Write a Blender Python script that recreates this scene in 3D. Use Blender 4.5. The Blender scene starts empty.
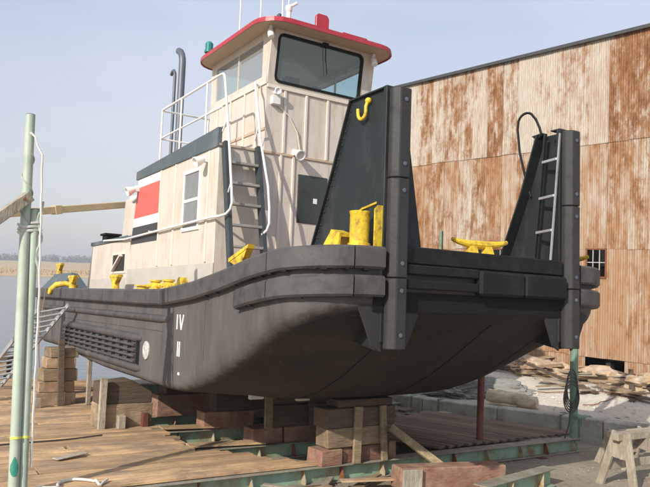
import bpy, bmesh, math, random
from mathutils import Vector, Matrix, noise
R = math.radians
random.seed(7)
scn = bpy.context.scene
col = scn.collection

# ------------------------------------------------------------------ camera
CAMZ = 3.2                                   # camera height over the warehouse ground
cam_d = bpy.data.cameras.new('camera'); cam = bpy.data.objects.new('camera', cam_d); col.objects.link(cam)
cam_d.sensor_width = 36.0; cam_d.lens = 702.0 / 650.0 * 36.0
cam_d.clip_start = 0.05; cam_d.clip_end = 9000
up = Vector((.0314, -1, .03348)).normalized()          # gravity's up, in camera axes (x right, y down, z forward)
fw = (Vector((0, 0, 1)) - up * up.z).normalized()
rt = Vector((fw.y*(-up.z) - fw.z*(-up.y), fw.z*(-up.x) - fw.x*(-up.z), fw.x*(-up.y) - fw.y*(-up.x)))
if rt.x < 0: rt = -rt
def c2w(a):                                             # camera axes -> world axes
    a = Vector(a); return Vector((a.dot(rt), a.dot(fw), a.dot(up)))
cx, cy, cz = c2w((1, 0, 0)), c2w((0, -1, 0)), c2w((0, 0, -1))
cam.matrix_world = Matrix(((cx.x, cy.x, cz.x, 0), (cx.y, cy.y, cz.y, 0), (cx.z, cy.z, cz.z, CAMZ), (0, 0, 0, 1)))
scn.camera = cam

# slipway frame: u forward along the boat, v to port, w up (the slip slopes to the river)
Uw, Vw, Ww = Vector((.54105, -.83982, .04445)), Vector((.84098, .54004, -.03332)), Vector((.00397, .05541, .99846))
Ow = Vector((2.38641, 9.97662, .1587 + CAMZ))
MV = Matrix(((Uw.x, Vw.x, Ww.x, Ow.x), (Uw.y, Vw.y, Ww.y, Ow.y), (Uw.z, Vw.z, Ww.z, Ow.z), (0, 0, 0, 1)))
MW = Matrix.Identity(4)

# ------------------------------------------------------------------ sun, sky, exposure
EL = R(29.5)
sv = Uw * (.415 * math.cos(EL)) + Vw * (-.91 * math.cos(EL)) + Ww * math.sin(EL)
sv.normalize()
sun_d = bpy.data.lights.new('sun', 'SUN'); sun = bpy.data.objects.new('sun', sun_d); col.objects.link(sun)
sun_d.energy = 4.5; sun_d.angle = R(.6); sun_d.color = (1.0, .93, .84)
sun.rotation_euler = sv.to_track_quat('Z', 'Y').to_euler(); sun.location = (-20, -30, 30)
world = bpy.data.worlds.new('World'); scn.world = world; world.use_nodes = True
nt = world.node_tree; nt.nodes.clear()
sky = nt.nodes.new('ShaderNodeTexSky'); sky.sky_type = 'NISHITA'; sky.sun_disc = False
sky.sun_elevation = math.asin(sv.z); sky.sun_rotation = math.atan2(sv.x, sv.y)
sky.air_density = 1.0; sky.dust_density = 2.2; sky.ozone_density = 1.6; sky.altitude = 0
hz = nt.nodes.new('ShaderNodeMix'); hz.data_type = 'RGBA'; hz.inputs[0].default_value = .68
hz.inputs[7].default_value = (6.05, 6.5, 7.35, 1)            # thin high haze over the whole sky
bg = nt.nodes.new('ShaderNodeBackground'); bg.inputs[1].default_value = .13
wo = nt.nodes.new('ShaderNodeOutputWorld')
wt = nt.nodes.new('ShaderNodeTexCoord'); wm = nt.nodes.new('ShaderNodeMapping'); wm.inputs['Scale'].default_value = (1, 1, 3.0)
wn = nt.nodes.new('ShaderNodeTexNoise'); wn.inputs['Scale'].default_value = 1.6; wn.inputs['Detail'].default_value = 5; wn.inputs['Roughness'].default_value = .5
wr = nt.nodes.new('ShaderNodeMapRange'); wr.inputs[1].default_value = .35; wr.inputs[2].default_value = .65; wr.inputs[3].default_value = .48; wr.inputs[4].default_value = .78
nt.links.new(wt.outputs['Generated'], wm.inputs[0]); nt.links.new(wm.outputs[0], wn.inputs['Vector']); nt.links.new(wn.outputs[0], wr.inputs[0]); nt.links.new(wr.outputs[0], hz.inputs[0])
sx = nt.nodes.new('ShaderNodeSeparateXYZ'); zr = nt.nodes.new('ShaderNodeMapRange'); zr.interpolation_type = 'SMOOTHSTEP'; zr.inputs[1].default_value = -.05; zr.inputs[2].default_value = .42
hc = nt.nodes.new('ShaderNodeMix'); hc.data_type = 'RGBA'; hc.inputs[6].default_value = (6.75, 6.6, 6.75, 1); hc.inputs[7].default_value = (5.7, 6.3, 7.5, 1)   # whiter towards the horizon all round
nt.links.new(wt.outputs['Generated'], sx.inputs[0]); nt.links.new(sx.outputs[2], zr.inputs[0]); nt.links.new(zr.outputs[0], hc.inputs[0]); nt.links.new(hc.outputs[2], hz.inputs[7])
nt.links.new(sky.outputs[0], hz.inputs[6]); nt.links.new(hz.outputs[2], bg.inputs[0]); nt.links.new(bg.outputs[0], wo.inputs[0])
scn.view_settings.view_transform = 'Standard'; scn.view_settings.look = 'None'
scn.view_settings.exposure = 0.0; scn.view_settings.gamma = 1.0
scn.render.engine = 'CYCLES'

# ------------------------------------------------------------------ materials
MATS = {}
def mat(name, c, rough=.6, metal=0., var=.18, scale=3., dirt=None, damt=.0, dscale=1.3, streak=0., bump=.15, bscale=25., rnd=0., stretch=(1, 1, 1), spec=.5):
    m = bpy.data.materials.new(name); m.use_nodes = True; t = m.node_tree; n = t.nodes; L = t.links.new
    b = n['Principled BSDF']; b.inputs['Metallic'].default_value = metal
    b.inputs['Specular IOR Level'].default_value = spec
    tc = n.new('ShaderNodeTexCoord'); oi = n.new('ShaderNodeObjectInfo')
    off = n.new('ShaderNodeVectorMath'); off.operation = 'ADD'
    sc = n.new('ShaderNodeMath'); sc.operation = 'MULTIPLY'; sc.inputs[1].default_value = 41.0; L(oi.outputs['Random'], sc.inputs[0])
    L(tc.outputs['Object'], off.inputs[0]); L(sc.outputs[0], off.inputs[1])
    mp = n.new('ShaderNodeMapping'); mp.inputs['Scale'].default_value = stretch; L(off.outputs[0], mp.inputs[0])
    n1 = n.new('ShaderNodeTexNoise'); n1.inputs['Scale'].default_value = scale; n1.inputs['Detail'].default_value = 6; n1.inputs['Roughness'].default_value = .65
    L(mp.outputs[0], n1.inputs['Vector'])
    r = n.new('ShaderNodeValToRGB'); e = r.color_ramp.elements
    e[0].position = .3; e[1].position = .7
    e[0].color = (*[x*(1-var) for x in c], 1); e[1].color = (*[min(1, x*(1+var)) for x in c], 1)
    L(n1.outputs['Fac'], r.inputs[0]); out = r.outputs[0]
    if rnd:
        hv = n.new('ShaderNodeHueSaturation'); mr = n.new('ShaderNodeMapRange')
        mr.inputs[3].default_value = 1-rnd; mr.inputs[4].default_value = 1+rnd
        L(oi.outputs['Random'], mr.inputs[0]); L(mr.outputs[0], hv.inputs['Value']); L(out, hv.inputs['Color']); out = hv.outputs[0]
    if dirt:
        n2 = n.new('ShaderNodeTexNoise'); n2.inputs['Scale'].default_value = dscale; n2.inputs['Detail'].default_value = 8; n2.inputs['Roughness'].default_value = .7
        if streak:
            m2 = n.new('ShaderNodeMapping'); m2.inputs['Scale'].default_value = (streak, streak, .5); L(off.outputs[0], m2.inputs[0]); L(m2.outputs[0], n2.inputs['Vector'])
        else: L(off.outputs[0], n2.inputs['Vector'])
        mr2 = n.new('ShaderNodeMapRange'); mr2.inputs[1].default_value = .62-damt*.4; mr2.inputs[2].default_value = .78-damt*.2; mr2.clamp = True
        L(n2.outputs['Fac'], mr2.inputs[0])
        mx = n.new('ShaderNodeMix'); mx.data_type = 'RGBA'; mx.inputs[7].default_value = (*dirt, 1)
        L(mr2.outputs[0], mx.inputs[0]); L(out, mx.inputs[6]); out = mx.outputs[2]
    L(out, b.inputs['Base Color'])
    rr = n.new('ShaderNodeMapRange'); rr.inputs[3].default_value = max(.05, rough-.12); rr.inputs[4].default_value = min(1, rough+.12)
    L(n1.outputs['Fac'], rr.inputs[0]); L(rr.outputs[0], b.inputs['Roughness'])
    if bump:
        n3 = n.new('ShaderNodeTexNoise'); n3.inputs['Scale'].default_value = bscale; n3.inputs['Detail'].default_value = 4
        L(mp.outputs[0], n3.inputs['Vector'])
        bp = n.new('ShaderNodeBump'); bp.inputs['Strength'].default_value = bump; bp.inputs['Distance'].default_value = .02
        L(n3.outputs['Fac'], bp.inputs['Height']); L(bp.outputs[0], b.inputs['Normal'])
    MATS[name] = m
    return m
RUST = (.20, .075, .03)
mat('hull_black', (.066, .060, .058), .62, dirt=(.12, .10, .085), damt=.35, dscale=.9, streak=3.0, bump=.25, bscale=6, var=.22, scale=1.2)
mat('fender_black', (.080, .074, .071), .6, dirt=(.03, .028, .028), damt=.3, dscale=2.5, bump=.3, bscale=9, var=.25)
mat('knee_black', (.020, .024, .025), .45, spec=.3, dirt=(.05, .052, .05), damt=.25, dscale=2, streak=2, bump=.15, bscale=8, var=.25, scale=2)
mat('strip_black', (.044, .042, .041), .55, var=.3, dirt=(.02, .019, .019), damt=.35, dscale=3, spec=.3)
mat('front_black', (.016, .0155, .0155), .6, var=.3, dirt=(.03, .028, .027), damt=.3, dscale=3, spec=.18)
mat('deck_rust', (.16, .075, .055), .85, dirt=(.3, .13, .08), damt=.4, dscale=5)
mat('cream', (.635, .57, .495), .5, var=.05, scale=1.5, dirt=(.46, .37, .26), damt=.24, dscale=2.0, streak=5, bump=.06, bscale=5)
mat('cream_rib', (.70, .635, .55), .5, var=.05, bump=.04)
mat('grey_band', (.50, .475, .425), .6, var=.08)
mat('soffit', (.50, .39, .27), .7, var=.07)
mat('cabin_inside', (.50, .42, .31), .8, var=.1)
mat('roof_red', (.44, .03, .045), .4, var=.15, dirt=(.35, .10, .09), damt=.25)
mat('stripe_red', (.64, .12, .09), .45, var=.07)
mat('white_paint', (.80, .79, .76), .45, var=.04, dirt=(.5, .42, .32), damt=.12, dscale=4)
mat('zinc', (.62, .61, .58), .7, var=.25, scale=12, dirt=(.25, .22, .19), damt=.5, dscale=14, bump=.4)
mat('grey_paint', (.045, .046, .046), .5, var=.12)
mat('slate', (.085, .11, .12), .55, var=.15, dirt=(.2, .2, .18), damt=.2)
mat('ladder_dark', (.045, .055, .06), .5, var=.2)
mat('tread', (.30, .29, .26), .6, var=.2)
mat('yellow', (.74, .52, .03), .5, var=.16, scale=5, dirt=(.22, .11, .04), damt=.38, dscale=9, bump=.2)
mat('steel_pipe', (.12, .135, .155), .45, metal=.2, var=.15)
mat('galv', (.46, .47, .47), .45, metal=.5, var=.2)
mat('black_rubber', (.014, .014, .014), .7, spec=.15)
mat('green_lens', (.02, .22, .2), .25, var=.05, bump=0)
mat('post_green', (.42, .485, .395), .55, var=.1, scale=1.2, dirt=(.30, .38, .26), damt=.3, dscale=2.5, bump=.15, bscale=14)
mat('dark_post_green', (.18, .29, .21), .6, var=.2, dirt=(.12, .09, .06), damt=.35, dscale=3)
mat('paint_patch', (.03, .25, .17), .5, var=.2)
mat('beam_green', (.27, .42, .30), .6, var=.15, dirt=(.24, .12, .06), damt=.38, dscale=2.2, bump=.25, bscale=10)
mat('flange', (.25, .22, .17), .85, var=.25, dirt=(.34, .36, .28), damt=.4, dscale=2.5, bump=.4)
mat('stiffener', (.46, .42, .28), .7, var=.2, dirt=(.28, .12, .05), damt=.5, dscale=6)
mat('rust_red', (.14, .04, .03), .75, var=.25, dirt=(.22, .09, .05), damt=.3, dscale=5)
mat('rust_bit', RUST, .85, var=.35, scale=7)
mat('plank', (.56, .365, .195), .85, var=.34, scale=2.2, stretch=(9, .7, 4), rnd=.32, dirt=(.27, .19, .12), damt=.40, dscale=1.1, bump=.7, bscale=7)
mat('plank_shaded', (.15, .105, .07), .88, var=.4, scale=2.2, stretch=(.7, 9, 4), rnd=.3, dirt=(.20, .165, .13), damt=.3, dscale=1.4, bump=.7, bscale=7)  # plank colour darkened for the deck lying in the hull's shade
mat('timber_tan', (.33, .25, .15), .85, var=.3, scale=2, stretch=(7, 1, 7), rnd=.2, dirt=(.13, .09, .06), damt=.45, dscale=1.8, bump=.8, bscale=6)
mat('timber_red', (.25, .12, .085), .85, var=.3, scale=2, stretch=(7, 1, 7), rnd=.18, dirt=(.40, .28, .185), damt=.5, dscale=2.6, bump=.6, bscale=6)
mat('timber_dark', (.11, .078, .052), .9, var=.35, scale=2, stretch=(7, 1, 7), rnd=.25, bump=.6, bscale=6)
mat('timber_grey', (.38, .335, .26), .88, var=.3, scale=2.4, stretch=(6, 6, 1.2), rnd=.15, dirt=(.26, .21, .15), damt=.4, dscale=3, bump=.6, bscale=8)
mat('board_orange', (.36, .23, .13), .85, var=.3, scale=2, stretch=(6, 1, 1), rnd=.3, dirt=(.5, .42, .3), damt=.35, dscale=2.5, bump=.5, bscale=8)
mat('boom_tan', (.56, .45, .25), .7, var=.1, scale=1, dirt=(.4, .3, .17), damt=.2)
mat('concrete', (.46, .44, .37), .9, var=.2, scale=1.3, dirt=(.16, .15, .11), damt=.45, dscale=1.1, bump=.5, bscale=16)
mat('log', (.60, .50, .36), .85, var=.25, scale=3, stretch=(1, 1, 6), dirt=(.3, .22, .14), damt=.35, dscale=3, bump=.7, bscale=9)
mat('tarp_grey', (.25, .25, .225), .85, var=.25, dirt=(.16, .15, .12), damt=.3, dscale=3, bump=.3)
mat('rubble', (.42, .30, .19), .9, var=.4, scale=5, dirt=(.55, .5, .42), damt=.4, dscale=4, bump=.8, bscale=14)
mat('rope_white', (.72, .70, .64), .8, var=.12, bump=.6, bscale=90)
mat('rope_brown', (.30, .19, .10), .85, var=.2, bump=.6, bscale=90)
mat('cable_dark', (.06, .05, .045), .6)
mat('tape_yellow', (.72, .72, .14), .5)
mat('stone', (.66, .61, .52), .9, var=.35, scale=.8, rnd=.2, bump=.4)
mat('slip_stone', (.34, .29, .225), .9, var=.3, scale=.8, bump=.4)
mat('roof_dark', (.055, .058, .06), .7, var=.2)
mat('interior_dark', (.03, .028, .025), .9, bump=0)
mat('window_bar', (.45, .44, .40), .7, var=.15)
mat('marsh_tan', (.46, .34, .19), .95, var=.3, scale=.02, stretch=(1, 5, 1), bump=.5, bscale=1.5)
mat('wood_far', (.17, .165, .155), 1, var=.3, scale=.05, bump=0, spec=.1)

def stain(name, dark, pale):
    m = MATS[name]; t = m.node_tree; n = t.nodes; L = t.links.new; b = n['Principled BSDF']
    src = b.inputs['Base Color'].links[0].from_socket; ge = n.new('ShaderNodeNewGeometry')
    for (c, sc, lo, hi, amt) in ((dark, .9, .50, .66, .75), (pale, 2.6, .60, .72, .6), (dark, 5.5, .60, .70, .55)):
        k = n.new('ShaderNodeTexNoise'); k.inputs['Scale'].default_value = sc; k.inputs['Detail'].default_value = 9; k.inputs['Roughness'].default_value = .72; L(ge.outputs['Position'], k.inputs['Vector'])
        mr = n.new('ShaderNodeMapRange'); mr.inputs[1].default_value = lo; mr.inputs[2].default_value = hi; mr.inputs[4].default_value = amt; L(k.outputs[0], mr.inputs[0])
        mx = n.new('ShaderNodeMix'); mx.data_type = 'RGBA'; mx.inputs[7].default_value = (*c, 1); L(mr.outputs[0], mx.inputs[0]); L(src, mx.inputs[6]); src = mx.outputs[2]
    L(src, b.inputs['Base Color'])
stain('plank', (.26, .185, .125), (.60, .53, .44))
stain('timber_tan', (.16, .12, .08), (.44, .37, .27))
stain('timber_red', (.15, .085, .06), (.40, .28, .2))
stain('cream', (.54, .46, .36), (.68, .63, .56))
def ground_mat(name, c1, c2, c3, s=1.0):
    m = bpy.data.materials.new(name); m.use_nodes = True; t = m.node_tree; n = t.nodes; L = t.links.new
    b = n['Principled BSDF']; b.inputs['Roughness'].default_value = .95; b.inputs['Specular IOR Level'].default_value = .15
    tc = n.new('ShaderNodeTexCoord')
    def nz(sc, d=8): 
        k = n.new('ShaderNodeTexNoise'); k.inputs['Scale'].default_value = sc; k.inputs['Detail'].default_value = d; k.inputs['Roughness'].default_value = .7
        L(tc.outputs['Object'], k.inputs['Vector']); return k
    a, f, g = nz(.55*s), nz(9*s, 6), nz(45*s, 3)
    r1 = n.new('ShaderNodeValToRGB'); r1.color_ramp.elements[0].position = .38; r1.color_ramp.elements[1].position = .62
    r1.color_ramp.elements[0].color = (*c1, 1); r1.color_ramp.elements[1].color = (*c2, 1); L(a.outputs[0], r1.inputs[0])
    mr = n.new('ShaderNodeMapRange'); mr.inputs[1].default_value = .52; mr.inputs[2].default_value = .68; L(f.outputs[0], mr.inputs[0])
    mx = n.new('ShaderNodeMix'); mx.data_type = 'RGBA'; mx.inputs[7].default_value = (*c3, 1); L(mr.outputs[0], mx.inputs[0]); L(r1.outputs[0], mx.inputs[6])
    L(mx.outputs[2], b.inputs['Base Color'])
    ad = n.new('ShaderNodeMath'); ad.operation = 'ADD'; L(f.outputs[0], ad.inputs[0]); L(g.outputs[0], ad.inputs[1])
    bp = n.new('ShaderNodeBump'); bp.inputs['Strength'].default_value = .7; bp.inputs['Distance'].default_value = .04; L(ad.outputs[0], bp.inputs['Height']); L(bp.outputs[0], b.inputs['Normal'])
    MATS[name] = m
ground_mat('slip_dirt', (.30, .25, .19), (.42, .37, .295), (.24, .195, .145))
ground_mat('yard_gravel', (.62, .57, .48), (.76, .72, .63), (.50, .45, .36))

def glass_mat(name, tint, refl=1.0, rough=.02, dust=0):
    m = bpy.data.materials.new(name); m.use_nodes = True; t = m.node_tree; n = t.nodes; L = t.links.new; n.clear()
    o = n.new('ShaderNodeOutputMaterial'); tr = n.new('ShaderNodeBsdfTransparent'); tr.inputs[0].default_value = (*tint, 1)
    gl = n.new('ShaderNodeBsdfGlossy'); gl.inputs['Roughness'].default_value = rough; gl.inputs[0].default_value = (.9, .95, 1, 1)
    lw = n.new('ShaderNodeLayerWeight'); pw_ = n.new('ShaderNodeMath'); pw_.operation = 'POWER'; pw_.inputs[1].default_value = 4.0; L(lw.outputs['Facing'], pw_.inputs[0]); fr = n.new('ShaderNodeMath'); fr.operation = 'MULTIPLY_ADD'; fr.inputs[1].default_value = .93; fr.inputs[2].default_value = .04; L(pw_.outputs[0], fr.inputs[0])
    mu = n.new('ShaderNodeMath'); mu.operation = 'MULTIPLY'; mu.inputs[1].default_value = refl; mu.use_clamp = True; L(fr.outputs[0], mu.inputs[0])
    mx = n.new('ShaderNodeMixShader'); L(mu.outputs[0], mx.inputs[0]); L(tr.outputs[0], mx.inputs[1]); L(gl.outputs[0], mx.inputs[2]); L(mx.outputs[0], o.inputs[0])
    if dust:
        df = n.new('ShaderNodeBsdfDiffuse'); df.inputs[0].default_value = (.55, .56, .54, 1); m2 = n.new('ShaderNodeMixShader'); m2.inputs[0].default_value = dust
        L(mx.outputs[0], m2.inputs[1]); L(df.outputs[0], m2.inputs[2]); L(m2.outputs[0], o.inputs[0])
    MATS[name] = m
glass_mat('glass_teal', (.84, .92, .92), 1.2, dust=.07)
glass_mat('glass_clear', (.80, .92, .92), 1.0)
glass_mat('glass_side', (.70, .78, .78), 2.0, dust=.28)
glass_mat('glass_dark', (.10, .12, .12), 1.2)

def water_mat():
    m = bpy.data.materials.new('water'); m.use_nodes = True; t = m.node_tree; n = t.nodes; L = t.links.new
    b = n['Principled BSDF']; b.inputs['Base Color'].default_value = (.10, .115, .125, 1); b.inputs['Roughness'].default_value = .12
    tc = n.new('ShaderNodeTexCoord'); k = n.new('ShaderNodeTexNoise'); k.inputs['Scale'].default_value = 1.1; k.inputs['Detail'].default_value = 6
    mp = n.new('ShaderNodeMapping'); mp.inputs['Scale'].default_value = (.5, 1.2, 1); L(tc.outputs['Object'], mp.inputs[0]); L(mp.outputs[0], k.inputs['Vector'])
    bp = n.new('ShaderNodeBump'); bp.inputs['Strength'].default_value = .5; bp.inputs['Distance'].default_value = .12; L(k.outputs[0], bp.inputs['Height']); L(bp.outputs[0], b.inputs['Normal'])
    MATS['water'] = m
water_mat()

def sheet_mat():
    m = bpy.data.materials.new('corrugated_rust'); m.use_nodes = True; t = m.node_tree; n = t.nodes; L = t.links.new
    b = n['Principled BSDF']; b.inputs['Roughness'].default_value = .8; b.inputs['Specular IOR Level'].default_value = .25
    tc = n.new('ShaderNodeTexCoord'); oi = n.new('ShaderNodeObjectInfo')
    at = n.new('ShaderNodeAttribute'); at.attribute_type = 'OBJECT'; at.attribute_name = 'rust'
    aw = n.new('ShaderNodeAttribute'); aw.attribute_type = 'OBJECT'; aw.attribute_name = 'wash'
    sc = n.new('ShaderNodeMath'); sc.operation = 'MULTIPLY'; sc.inputs[1].default_value = 53; L(oi.outputs['Random'], sc.inputs[0])
    off = n.new('ShaderNodeVectorMath'); ge = n.new('ShaderNodeNewGeometry'); sc.inputs[1].default_value = .35; L(ge.outputs['Position'], off.inputs[0]); L(sc.outputs[0], off.inputs[1])
    def nz(s, d=8, r=.68, scale=1.0):
        mp = n.new('ShaderNodeMapping'); mp.inputs['Scale'].default_value = s; L(off.outputs[0], mp.inputs[0])
        k = n.new('ShaderNodeTexNoise'); k.inputs['Scale'].default_value = scale; k.inputs['Detail'].default_value = d; k.inputs['Roughness'].default_value = r
        L(mp.outputs[0], k.inputs['Vector']); return k.outputs[0]
    def mth(op, a, b2, cl=False):
        k = n.new('ShaderNodeMath'); k.operation = op; k.use_clamp = cl
        for i, x in enumerate((a, b2)):
            if isinstance(x, (int, float)): k.inputs[i].default_value = x
            else: L(x, k.inputs[i])
        return k.outputs[0]
    def rng(x, a, b2):
        k = n.new('ShaderNodeMapRange'); k.interpolation_type = 'SMOOTHSTEP'; k.inputs[1].default_value = a; k.inputs[2].default_value = b2; L(x, k.inputs[0]); return k.outputs[0]
    def mix(f, a, c):
        k = n.new('ShaderNodeMix'); k.data_type = 'RGBA'; L(f, k.inputs[0])
        if isinstance(a, tuple): k.inputs[6].default_value = (*a, 1)
        else: L(a, k.inputs[6])
        k.inputs[7].default_value = (*c, 1); return k.outputs[2]
    streak = nz((7, 7, .55)); blot = nz((2.6, 2.6, 1.3), 10, .75); fine = nz((26, 26, 3.2), 4); big = nz((.7, .7, .5), 5)
    base = mth('ADD', mth('MULTIPLY', streak, .36), mth('MULTIPLY', blot, .64))
    m1 = rng(mth('ADD', mth('ADD', mth('MULTIPLY', big, .5), mth('MULTIPLY', streak, .5)), aw.outputs['Fac']), .50, .80)      # salmon wash
    m2 = rng(mth('ADD', base, at.outputs['Fac']), .52, .68)                                                                   # orange rust
    m3 = rng(mth('ADD', mth('ADD', mth('MULTIPLY', blot, .75), mth('MULTIPLY', fine, .25)), at.outputs['Fac']), .60, .78)       # dark rust
    c0 = n.new('ShaderNodeValToRGB'); c0.color_ramp.elements[0].color = (.41, .355, .285, 1); c0.color_ramp.elements[1].color = (.56, .51, .435, 1)
    c0.color_ramp.elements[0].position = .35; c0.color_ramp.elements[1].position = .65; L(fine, c0.inputs[0])
    c = mix(m1, c0.outputs[0], (.385, .235, .135)); c = mix(m2, c, (.30, .15, .065)); c = mix(m3, c, (.15, .062, .028))
    L(c, b.inputs['Base Color'])
    bp = n.new('ShaderNodeBump'); bp.inputs['Strength'].default_value = .25; bp.inputs['Distance'].default_value = .01; L(fine, bp.inputs['Height']); L(bp.outputs[0], b.inputs['Normal'])
    MATS['corrugated_rust'] = m
sheet_mat()

def hull_bottom_mat():
    # black topside paint; brown worn bottom paint, darkened to carry the hull's shade; the change follows the "bottom" attribute of the hull mesh
    m = bpy.data.materials.new('hull_paint'); m.use_nodes = True; t = m.node_tree; n = t.nodes; L = t.links.new
    b = n['Principled BSDF']; b.inputs['Roughness'].default_value = .65; b.inputs['Specular IOR Level'].default_value = .2
    tc = n.new('ShaderNodeTexCoord')
    def nz(s, sc, d=7):
        mp = n.new('ShaderNodeMapping'); mp.inputs['Scale'].default_value = s; L(tc.outputs['Object'], mp.inputs[0])
        k = n.new('ShaderNodeTexNoise'); k.inputs['Scale'].default_value = sc; k.inputs['Detail'].default_value = d; k.inputs['Roughness'].default_value = .68
        L(mp.outputs[0], k.inputs['Vector']); return k.outputs[0]
    def ramp(f, a, c, p0=.35, p1=.68):
        r = n.new('ShaderNodeValToRGB'); r.color_ramp.elements[0].color = (*a, 1); r.color_ramp.elements[1].color = (*c, 1)
        r.color_ramp.elements[0].position = p0; r.color_ramp.elements[1].position = p1; L(f, r.inputs[0]); return r.outputs[0]
    s1, s2, s3 = nz((2.2, 2.2, .5), 1.0), nz((1, 1, 1), .8), nz((1, 1, 1), 5.0)
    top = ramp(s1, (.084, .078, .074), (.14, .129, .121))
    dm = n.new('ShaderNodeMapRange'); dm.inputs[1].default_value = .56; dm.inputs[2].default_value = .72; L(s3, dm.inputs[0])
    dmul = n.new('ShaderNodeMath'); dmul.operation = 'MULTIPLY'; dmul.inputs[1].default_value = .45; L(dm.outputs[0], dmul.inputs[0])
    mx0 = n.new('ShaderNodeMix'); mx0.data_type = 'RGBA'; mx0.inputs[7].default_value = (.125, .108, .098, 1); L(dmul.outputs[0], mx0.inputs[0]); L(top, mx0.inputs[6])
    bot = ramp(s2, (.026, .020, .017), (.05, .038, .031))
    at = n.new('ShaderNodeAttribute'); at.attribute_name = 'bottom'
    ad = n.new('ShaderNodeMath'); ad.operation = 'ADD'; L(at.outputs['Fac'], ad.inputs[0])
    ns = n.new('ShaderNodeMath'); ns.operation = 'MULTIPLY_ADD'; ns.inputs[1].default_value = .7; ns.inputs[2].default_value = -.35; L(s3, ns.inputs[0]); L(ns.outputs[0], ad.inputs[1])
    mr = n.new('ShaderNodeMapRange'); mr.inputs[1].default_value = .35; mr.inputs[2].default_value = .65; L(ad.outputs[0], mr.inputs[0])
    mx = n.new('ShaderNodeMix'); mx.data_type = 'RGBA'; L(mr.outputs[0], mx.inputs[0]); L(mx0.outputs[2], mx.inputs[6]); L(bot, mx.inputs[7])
    L(mx.outputs[2], b.inputs['Base Color'])
    wv = n.new('ShaderNodeTexWave'); wv.wave_type = 'BANDS'; wv.bands_direction = 'X'; wv.wave_profile = 'SIN'; wv.inputs['Scale'].default_value = .26; wv.inputs['Distortion'].default_value = .6; wv.inputs['Detail'].default_value = 1
    L(tc.outputs['Object'], wv.inputs['Vector'])
    sm_ = n.new('ShaderNodeMath'); sm_.operation = 'MULTIPLY_ADD'; sm_.inputs[1].default_value = .35; L(wv.outputs['Fac'], sm_.inputs[0]); L(s2, sm_.inputs[2])
    s4 = nz((1, 1, 1), 30, 3); sm2 = n.new('ShaderNodeMath'); sm2.operation = 'MULTIPLY_ADD'; sm2.inputs[1].default_value = .06; L(s4, sm2.inputs[0]); L(sm_.outputs[0], sm2.inputs[2])
    bp = n.new('ShaderNodeBump'); bp.inputs['Strength'].default_value = .45; bp.inputs['Distance'].default_value = .03; L(sm2.outputs[0], bp.inputs['Height']); L(bp.outputs[0], b.inputs['Normal'])
    # light scrapes along the side
    sp = nz((.35, .35, 9), 2.2, 5); sr = n.new('ShaderNodeMapRange'); sr.inputs[1].default_value = .66; sr.inputs[2].default_value = .74; sr.inputs[4].default_value = .45; L(sp, sr.inputs[0])
    mxs = n.new('ShaderNodeMix'); mxs.data_type = 'RGBA'; mxs.inputs[7].default_value = (.19, .165, .15, 1); L(sr.outputs[0], mxs.inputs[0]); L(mx.outputs[2], mxs.inputs[6]); L(mxs.outputs[2], b.inputs['Base Color'])
    rn = nz((5.0, 5.0, .22), 1.0, 5); rr_ = n.new('ShaderNodeMapRange'); rr_.inputs[1].default_value = .63; rr_.inputs[2].default_value = .74; rr_.inputs[4].default_value = .5; L(rn, rr_.inputs[0])
    mxr = n.new('ShaderNodeMix'); mxr.data_type = 'RGBA'; mxr.inputs[7].default_value = (.15, .095, .06, 1); L(rr_.outputs[0], mxr.inputs[0]); L(mxs.outputs[2], mxr.inputs[6]); L(mxr.outputs[2], b.inputs['Base Color'])
    MATS['hull_paint'] = m
hull_bottom_mat()

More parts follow.
